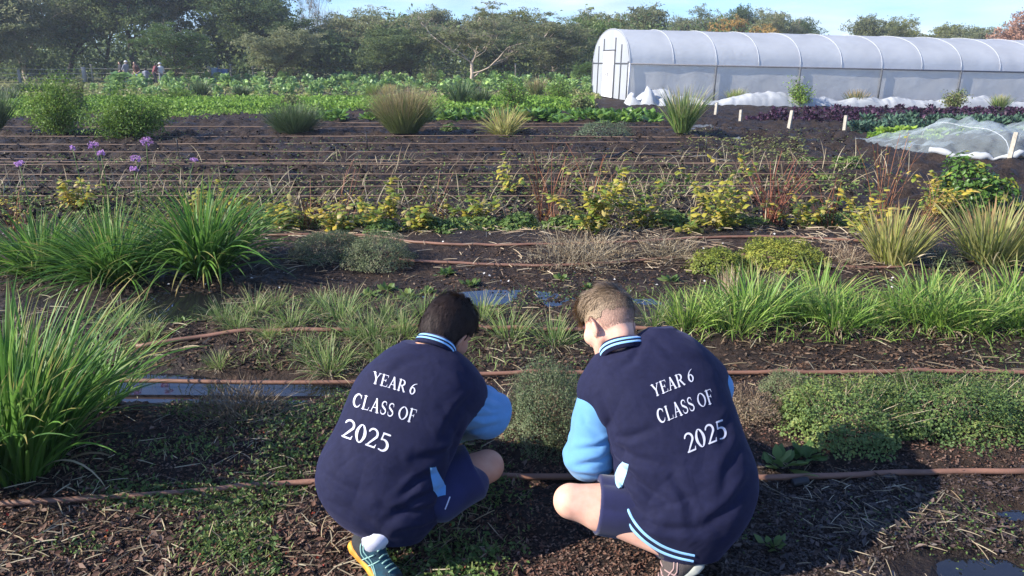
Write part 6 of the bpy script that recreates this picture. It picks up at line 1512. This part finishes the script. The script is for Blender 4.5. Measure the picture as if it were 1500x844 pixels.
# ------------------------------------------------------------------ dark haired boy (left)
def boyA():
    fc = unit(frame(.42, -.42, .80)); rt = frame(.78, -.36, -.50); rt = unit(rt-np.dot(rt, fc)*fc); up = np.cross(rt, fc); M = np.stack([rt, fc, up])
    hc = D(655, 487, 2.62)
    neck = D(634, 512, 2.56)
    rows = [(503, 606, 642, 2.55, .035), (512, 580, 664, 2.55, .08), (525, 553, 684, 2.55, .105), (545, 532, 700, 2.55, .125), (575, 514, 703, 2.54, .145), (610, 500, 690, 2.53, .155), (645, 480, 674, 2.52, .16), (680, 462, 660, 2.51, .165), (712, 462, 652, 2.50, .165), (742, 480, 645, 2.49, .155), (768, 506, 646, 2.48, .135), (783, 530, 628, 2.47, .10), (790, 556, 606, 2.46, .06)]
    hl, to = D(518, 797, 2.45), D(582, 868, 2.36); sf = unit(to-hl); su = frame(.80, .35, -.62); su = unit(su-(su@sf)*sf)
    kneeR = D(712, 684, 2.58); ankR = hl+sf*.062+su*.10; hipR = D(592, 728, 2.52)
    kneeL = np.array((-.50, 2.52, .30)); hipL = D(545, 728, 2.50); ankL = np.array((-.50, 2.22, .09))
    sR = D(668, 580, 2.56); eR = D(712, 606, 2.68); wR = np.array((-.23, 2.80, .13))
    sL = D(555, 570, 2.58); eL = np.array((-.44, 2.62, .34)); wL = np.array((-.32, 2.84, .12))
    cfg = dict(skin=S_a, M=M, head=hc, hs=.98, neck=neck, rows=rows, org=(-.4, 2.2), legs=[(hipR, kneeR, ankR), (hipL, kneeL, ankL)],
      arms=[(sR, eR, wR, (-.1, .7, -.6), (0, .5, .8), 1), (sL, eL, wL, (.15, .7, -.6), (0, .5, .8), -1)], feet=[(hl+sf*.06+su*.04, hl+sf*.16+su*.025), (ankL, np.array((-.48, 2.36, .035)))],
      shoulder=[(D(650, 555, 2.56), D(680, 578, 2.58), .09, .075), (D(590, 545, 2.57), D(556, 575, 2.58), .09, .07)],
      folds=[((1, 0, .4), 15, .018, 1, D(630, 700, 2.40), .17), ((.5, .2, -1), 12, .012, 2, D(670, 620, 2.45), .10), ((.4, 0, 1), 9, .011, 3, D(520, 690, 2.36), .17), ((1, .2, -.2), 16, .012, 4, D(570, 765, 2.36), .12), ((1, 0, -.6), 11, .008, 5, D(640, 545, 2.42), .1)],
      creases=[([(640, 742), (600, 752), (560, 742)], 6, .007), ([(646, 715), (606, 735), (566, 765)], 6, .008), ([(640, 690), (610, 705), (585, 735)], 6, .007), ([(668, 655), (640, 668), (610, 672)], 6, .007), ([(680, 612), (668, 640), (662, 664)], 5, .006), ([(694, 575), (672, 600), (652, 640)], 6, .006), ([(470, 690), (500, 712), (535, 722)], 7, .006), ([(482, 735), (515, 750), (560, 778)], 6, .006), ([(620, 525), (590, 533), (562, 552)], 6, .004), ([(648, 530), (672, 540), (694, 562)], 6, .004), ([(510, 600), (500, 640), (505, 680)], 8, .005), ([(650, 760), (618, 775), (580, 782)], 4, .005)],
      creases_sleeve=[([(706, 560), (716, 580), (738, 590)], 4, .006), ([(690, 610), (710, 612), (738, 604)], 4, .007), ([(680, 632), (700, 630), (728, 622)], 4, .006), ([(700, 590), (720, 600), (741, 598)], 3, .005)], sx=[(D(648, 737, 2.475), D(694, 708, 2.52), .062, .052)],
      neckcut=.049, sleeve=[(.082, .082, .050), (.08, .075, .05)], waist=-(655-422)/FPX*2.5, shortlen=[.84, .7],
      label='crouching boy with short dark hair seen from behind, jacket lettering sloping down to the right')
    ob, jk, jm, body = build_boy(cfg)
    B = bvh_of(jm); u = (.26, -1)
    lettering('YEAR 6', (544, 561), (607, 579), 17, u, B, M_white, jk); lettering('CLASS OF', (516, 595), (606, 620), 20, u, B, M_white, jk); lettering('2025', (501, 640), (567, 664), 28, u, B, M_white, jk)
    collar(D(634, 516, 2.545), neck_axis := unit(frame(.38, .72, .5)), .060, .060, fc, .042, ob)
    # hair
    cut = lambda x, y, z: np.maximum(.0+ (y-.052)-.6*np.clip(z-.03, 0, 1), (-.075-.35*y)-z)*.9
    base = hair_cap(None, .98, M, hc, .006, lambda x, y, z: np.maximum(np.where(z < .03, y-.015-.5*np.maximum(z, -.02)*0, y-.075), np.where(y < -.02, -.082-z, -.002-z+.0)))
    lo, hi = bounds(hc, pad=.16); hr = link('hair', sdf_mesh('hair', base, lo, hi, .004, [H_abase]), parent=ob)
    reg = lambda u: (u[:, 2] > -.62) & ((u[:, 1] < .15) | (u[:, 2] > .25)) & ~((u[:, 1] > -.12) & (u[:, 2] < -.05))
    dd = lambda u: np.stack([.9*u[:, 0], .35+.0*u[:, 1]-.9*(u[:, 1] < -.1), -.9-.2*u[:, 2]], 1)
    mb = strand_hair('hair', base, hc, M, H_a, 5, 15000, reg, lambda u: .024+.014*sstep(0, .8, u[:, 2]), dd, .0016, .98, lambda u: .38+.5*sstep(.6, .95, u[:, 2])); link('hair_strands', mb.mesh('hair_strands', [H_a]), parent=hr)
    # shoe, sock
    black = solid('black_shoe_mesh', (.03, .033, .038), .6, ns=40, bump=.5, bs=700); teal = solid('teal_shoe_mesh', (.008, .07, .105), .6, ns=60, bump=.5, bs=700, col2=(.008, .035, .055))
    gold = solid('yellow_orange_sole', (.75, .36, .04), .6, ns=30, col2=(.55, .22, .03)); pale = solid('pale_teal_stripe', (.28, .48, .42), .5)
    shoe_parts(hl, to, su, ob, teal, gold, pale, black)
    mb = MB(); mb.tube([ankR+unit(kneeR-ankR)*.12, ankR+unit(kneeR-ankR)*.05, ankR+unit(kneeR-ankR)*.01, ankR-su*.04], [.040, .0415, .0415, .040], 20); link('sock', mb.mesh('sock', [M_sock]), parent=ob)
    shoe_parts(np.array((-.50, 2.16, .05)), np.array((-.46, 2.38, .012)), np.array((0, .1, 1.)), ob, teal, gold, pale, black, False)
    # pocket trim on the jacket side
    def on(m_): return bvh_of(m_)
    SB = on([o for o in ob.children if o.name.startswith('shorts')][0].data)
    mesh_all = [jm, [o for o in ob.children if o.name.startswith('shorts')][0].data]
    Vs = []; Ps = []; n0 = 0
    for m_ in mesh_all:
        Vs += [v.co.copy() for v in m_.vertices]; Ps += [tuple(i+n0 for i in p.vertices) for p in m_.polygons]; n0 = len(Vs)
    BB = BVHTree.FromPolygons(Vs, Ps)
    band('pocket_trim', [(634, 684), (637, 698), (643, 712), (647, 727)], 19, BB, M_sky, jk, .006, 16, lambda t: .45+.75*t if t < .7 else 1.1-(t-.7)*1.6)
    band('piping', [(652, 746), (656, 736), (659, 728)], 1.8, BB, M_white, jk, .004, 8)
boyA()
# ------------------------------------------------------------------ fair haired boy (right)
def boyB():
    fc = unit(frame(-.52, -.42, .74)); rt = frame(.78, -.02, .62); rt = unit(rt-np.dot(rt, fc)*fc); up = np.cross(rt, fc); M = np.stack([rt, fc, up])
    hc = D(893, 476, 2.56); hs = 1.02
    neck = D(912, 515, 2.52)
    rows = [(480, 964, 972, 2.53, .015), (487, 948, 986, 2.53, .05), (496, 924, 1008, 2.53, .085), (508, 896, 1026, 2.53, .11), (530, 872, 1046, 2.53, .13), (560, 856, 1062, 2.52, .15), (595, 868, 1076, 2.51, .165), (630, 886, 1086, 2.50, .17), (665, 897, 1099, 2.49, .175), (700, 903, 1107, 2.48, .175), (735, 898, 1104, 2.47, .165), (765, 906, 1092, 2.46, .15), (792, 932, 1070, 2.45, .125), (812, 972, 1046, 2.44, .08)]
    hipL = D(955, 748, 2.47); kneeL = D(838, 735, 2.46); hl, to = D(1030, 826, 2.38), D(968, 872, 2.42); sf = unit(to-hl); su = frame(-.75, .30, .10); su = unit(su-(su@sf)*sf); ankL = hl+sf*.045+su*.085
    hipR = D(1015, 750, 2.47); kneeR = np.array((.74, 2.42, .30)); ankR = np.array((.62, 2.16, .09))
    sL = D(880, 598, 2.53); eL = D(863, 668, 2.55); wL = np.array((.34, 2.76, .14))
    sR = D(1040, 570, 2.55); eR = np.array((.66, 2.62, .33)); wR = np.array((.42, 2.86, .12))
    cfg = dict(skin=S_b, M=M, head=hc, hs=hs, neck=neck, rows=rows, org=(.5, 2.2), legs=[(hipL, kneeL, ankL), (hipR, kneeR, ankR)],
      arms=[(sL, eL, wL, (.05, .7, -.6), (0, .5, .8), -1), (sR, eR, wR, (-.15, .7, -.6), (0, .5, .8), 1)], feet=[(hl+sf*.06+su*.04, hl+sf*.16+su*.025), (ankR, np.array((.62, 2.30, .035)))],
      shoulder=[(D(905, 550, 2.54), D(882, 575, 2.54), .095, .082), (D(990, 528, 2.55), D(1030, 556, 2.56), .095, .08)],
      folds=[((1, 0, -.9), 13, .018, 1, D(935, 690, 2.36), .13), ((-.5, .2, -1), 12, .012, 2, D(900, 620, 2.42), .09), ((.5, 0, -1), 9, .010, 3, D(1040, 720, 2.33), .18), ((1, .2, .5), 13, .012, 4, D(980, 740, 2.32), .14), ((1, 0, .7), 11, .008, 5, D(930, 560, 2.4), .1)],
      creases=[([(897, 650), (930, 672), (985, 684)], 7, .009), ([(900, 668), (930, 705), (975, 735)], 6, .010), ([(905, 690), (922, 735), (955, 765)], 6, .010), ([(898, 640), (925, 640), (960, 628)], 6, .006), ([(880, 580), (893, 615), (897, 650)], 6, .007), ([(940, 505), (925, 530), (900, 545)], 6, .005), ([(960, 500), (985, 520), (1035, 535)], 7, .005), ([(1090, 640), (1065, 690), (1060, 740)], 9, .006), ([(1100, 700), (1070, 745), (1020, 780)], 8, .008), ([(930, 760), (970, 775), (1030, 775)], 6, .007), ([(985, 700), (1010, 735), (1015, 770)], 8, .006), ([(1075, 600), (1060, 625), (1062, 655)], 7, .005)],
      creases_sleeve=[([(850, 590), (858, 620), (880, 640)], 5, .005), ([(900, 640), (875, 655), (842, 660)], 4, .007), ([(900, 660), (880, 675), (840, 684)], 4, .007), ([(895, 690), (870, 698), (838, 694)], 3, .006), ([(838, 610), (834, 640), (832, 670)], 5, .005)], sx=[],
      neckcut=.052, sleeve=[(.086, .082, .05), (.08, .075, .05)], waist=-(665-422)/FPX*2.48, shortlen=[.70, .7],
      label='crouching boy with short fair hair seen from behind, jacket lettering sloping up to the right')
    ob, jk, jm, body = build_boy(cfg)
    B = bvh_of(jm); u = (-.30, -1)
    lettering('YEAR 6', (958, 582), (1017, 558), 18, u, B, M_white, jk); lettering('CLASS OF', (966, 621), (1046, 590), 21, u, B, M_white, jk); lettering('2025', (1008, 664), (1066, 640), 28, u, B, M_white, jk)
    collar(D(914, 519, 2.505), unit(frame(-.28, .80, .40)), .064, .064, fc, .044, ob)
    bf = lambda P: head_f(P, hc, M, hs)
    bt = lambda P: bf(P)-.003
    reg = lambda u: (u[:, 2] > -.22+.15*vnoise(u*6)) & ~((u[:, 1] > .45) & (u[:, 2] < .12))
    dd = lambda u: np.stack([.5*u[:, 0]-.25, .65+0*u[:, 1], .35-1.25*(1-u[:, 2])], 1)
    L = lambda u: .006+.046*sstep(-.05, .6, u[:, 2])*(.75+.5*vnoise(u*5))+.022*sstep(.2, .8, u[:, 1])
    lf = lambda u: .3+1.6*sstep(.3, .9, u[:, 2])
    mb = strand_hair('hair', bt, hc, M, H_b, 6, 15000, reg, L, dd, .0017, hs, lf, rndr=lambda u, r: np.clip(.5-.35*u[:, 0]+.25*u[:, 1]+r.normal(0, .22, len(u)), 0, 1)); link('hair', mb.mesh('hair', [H_b]), parent=ob)  # sunlit left front paler, back right darker: sunlight put into the strand colour
    def reg2(u): return (u[:, 2] < .1) & (u[:, 2] > -.95) & (u[:, 1] < .08-.3*np.abs(np.minimum(u[:, 2], 0))) & ~((u[:, 1] > -.30) & (u[:, 2] < -.35)) & (np.random.default_rng(3).uniform(0, 1, len(u)) < sstep(-1.0, -.15, u[:, 2])+.15)
    mb = strand_hair('hair', bf, hc, M, H_b2, 8, 13000, reg2, lambda u: .006+.010*sstep(-.6, .1, u[:, 2]), lambda u: np.stack([u[:, 0]*.3, -.3+0*u[:, 1], -1+0*u[:, 2]], 1), .0012, hs, .25, rndr=lambda u, r: np.clip(.2+.5*(u[:, 0]+.3)+.5*sstep(-.5, .1, u[:, 2])+r.normal(0, .2, len(u)), 0, 1))  # left strands coloured paler as if sunlit; the fade itself darkens upward
    link('cropped_hair', mb.mesh('cropped_hair', [H_b2]), parent=ob)
    # cap for the mesh below: jacket+shorts together
    sh = [o for o in ob.children if o.name.startswith('shorts')][0].data
    Vs = []; Ps = []; n0 = 0
    for m_ in (jm, sh):
        Vs += [v.co.copy() for v in m_.vertices]; Ps += [tuple(i+n0 for i in p.vertices) for p in m_.polygons]; n0 = len(Vs)
    BB = BVHTree.FromPolygons(Vs, Ps)
    for off_ in (-4.2, 4.2):
        P = np.array([(911, 738), (917, 756), (928, 774), (945, 791), (968, 806), (992, 815), (1016, 820)], float); t = np.gradient(P, axis=0); nn = np.stack([-t[:, 1], t[:, 0]], 1)/np.linalg.norm(t, axis=1)[:, None]
        band('hem_stripe', P-nn*(2+off_)*1., 3.6, B, M_skyrib, jk, .004, 50)
    band('pocket_trim', [(917, 678), (911, 690), (907, 703), (908, 716)], 15, BB, M_palerib, jk, .006, 18, lambda t: .25+.8*math.sin(PI*min(1, t*.9+.1))**.6)
    grey = solid('grey_brown_shoe', (.10, .08, .075), .7, ns=40, bump=.5, bs=500); sol = solid('pale_grey_sole', (.36, .37, .33), .7, ns=30); acc = solid('dusty_pink_stripe', (.42, .28, .26), .6)
    shoe_parts(hl, to, su, ob, grey, sol, acc, grey)
    mb = MB(); mb.tube([ankL+unit(kneeL-ankL)*.04, ankL+unit(kneeL-ankL)*.01, ankL-su*.04], [.037, .036, .036], 20); link('sock', mb.mesh('sock', [M_dsock]), parent=ob)
    shoe_parts(np.array((.62, 2.12, .05)), np.array((.62, 2.34, .012)), np.array((0, .1, 1.)), ob, grey, sol, acc, grey, False)
boyB()
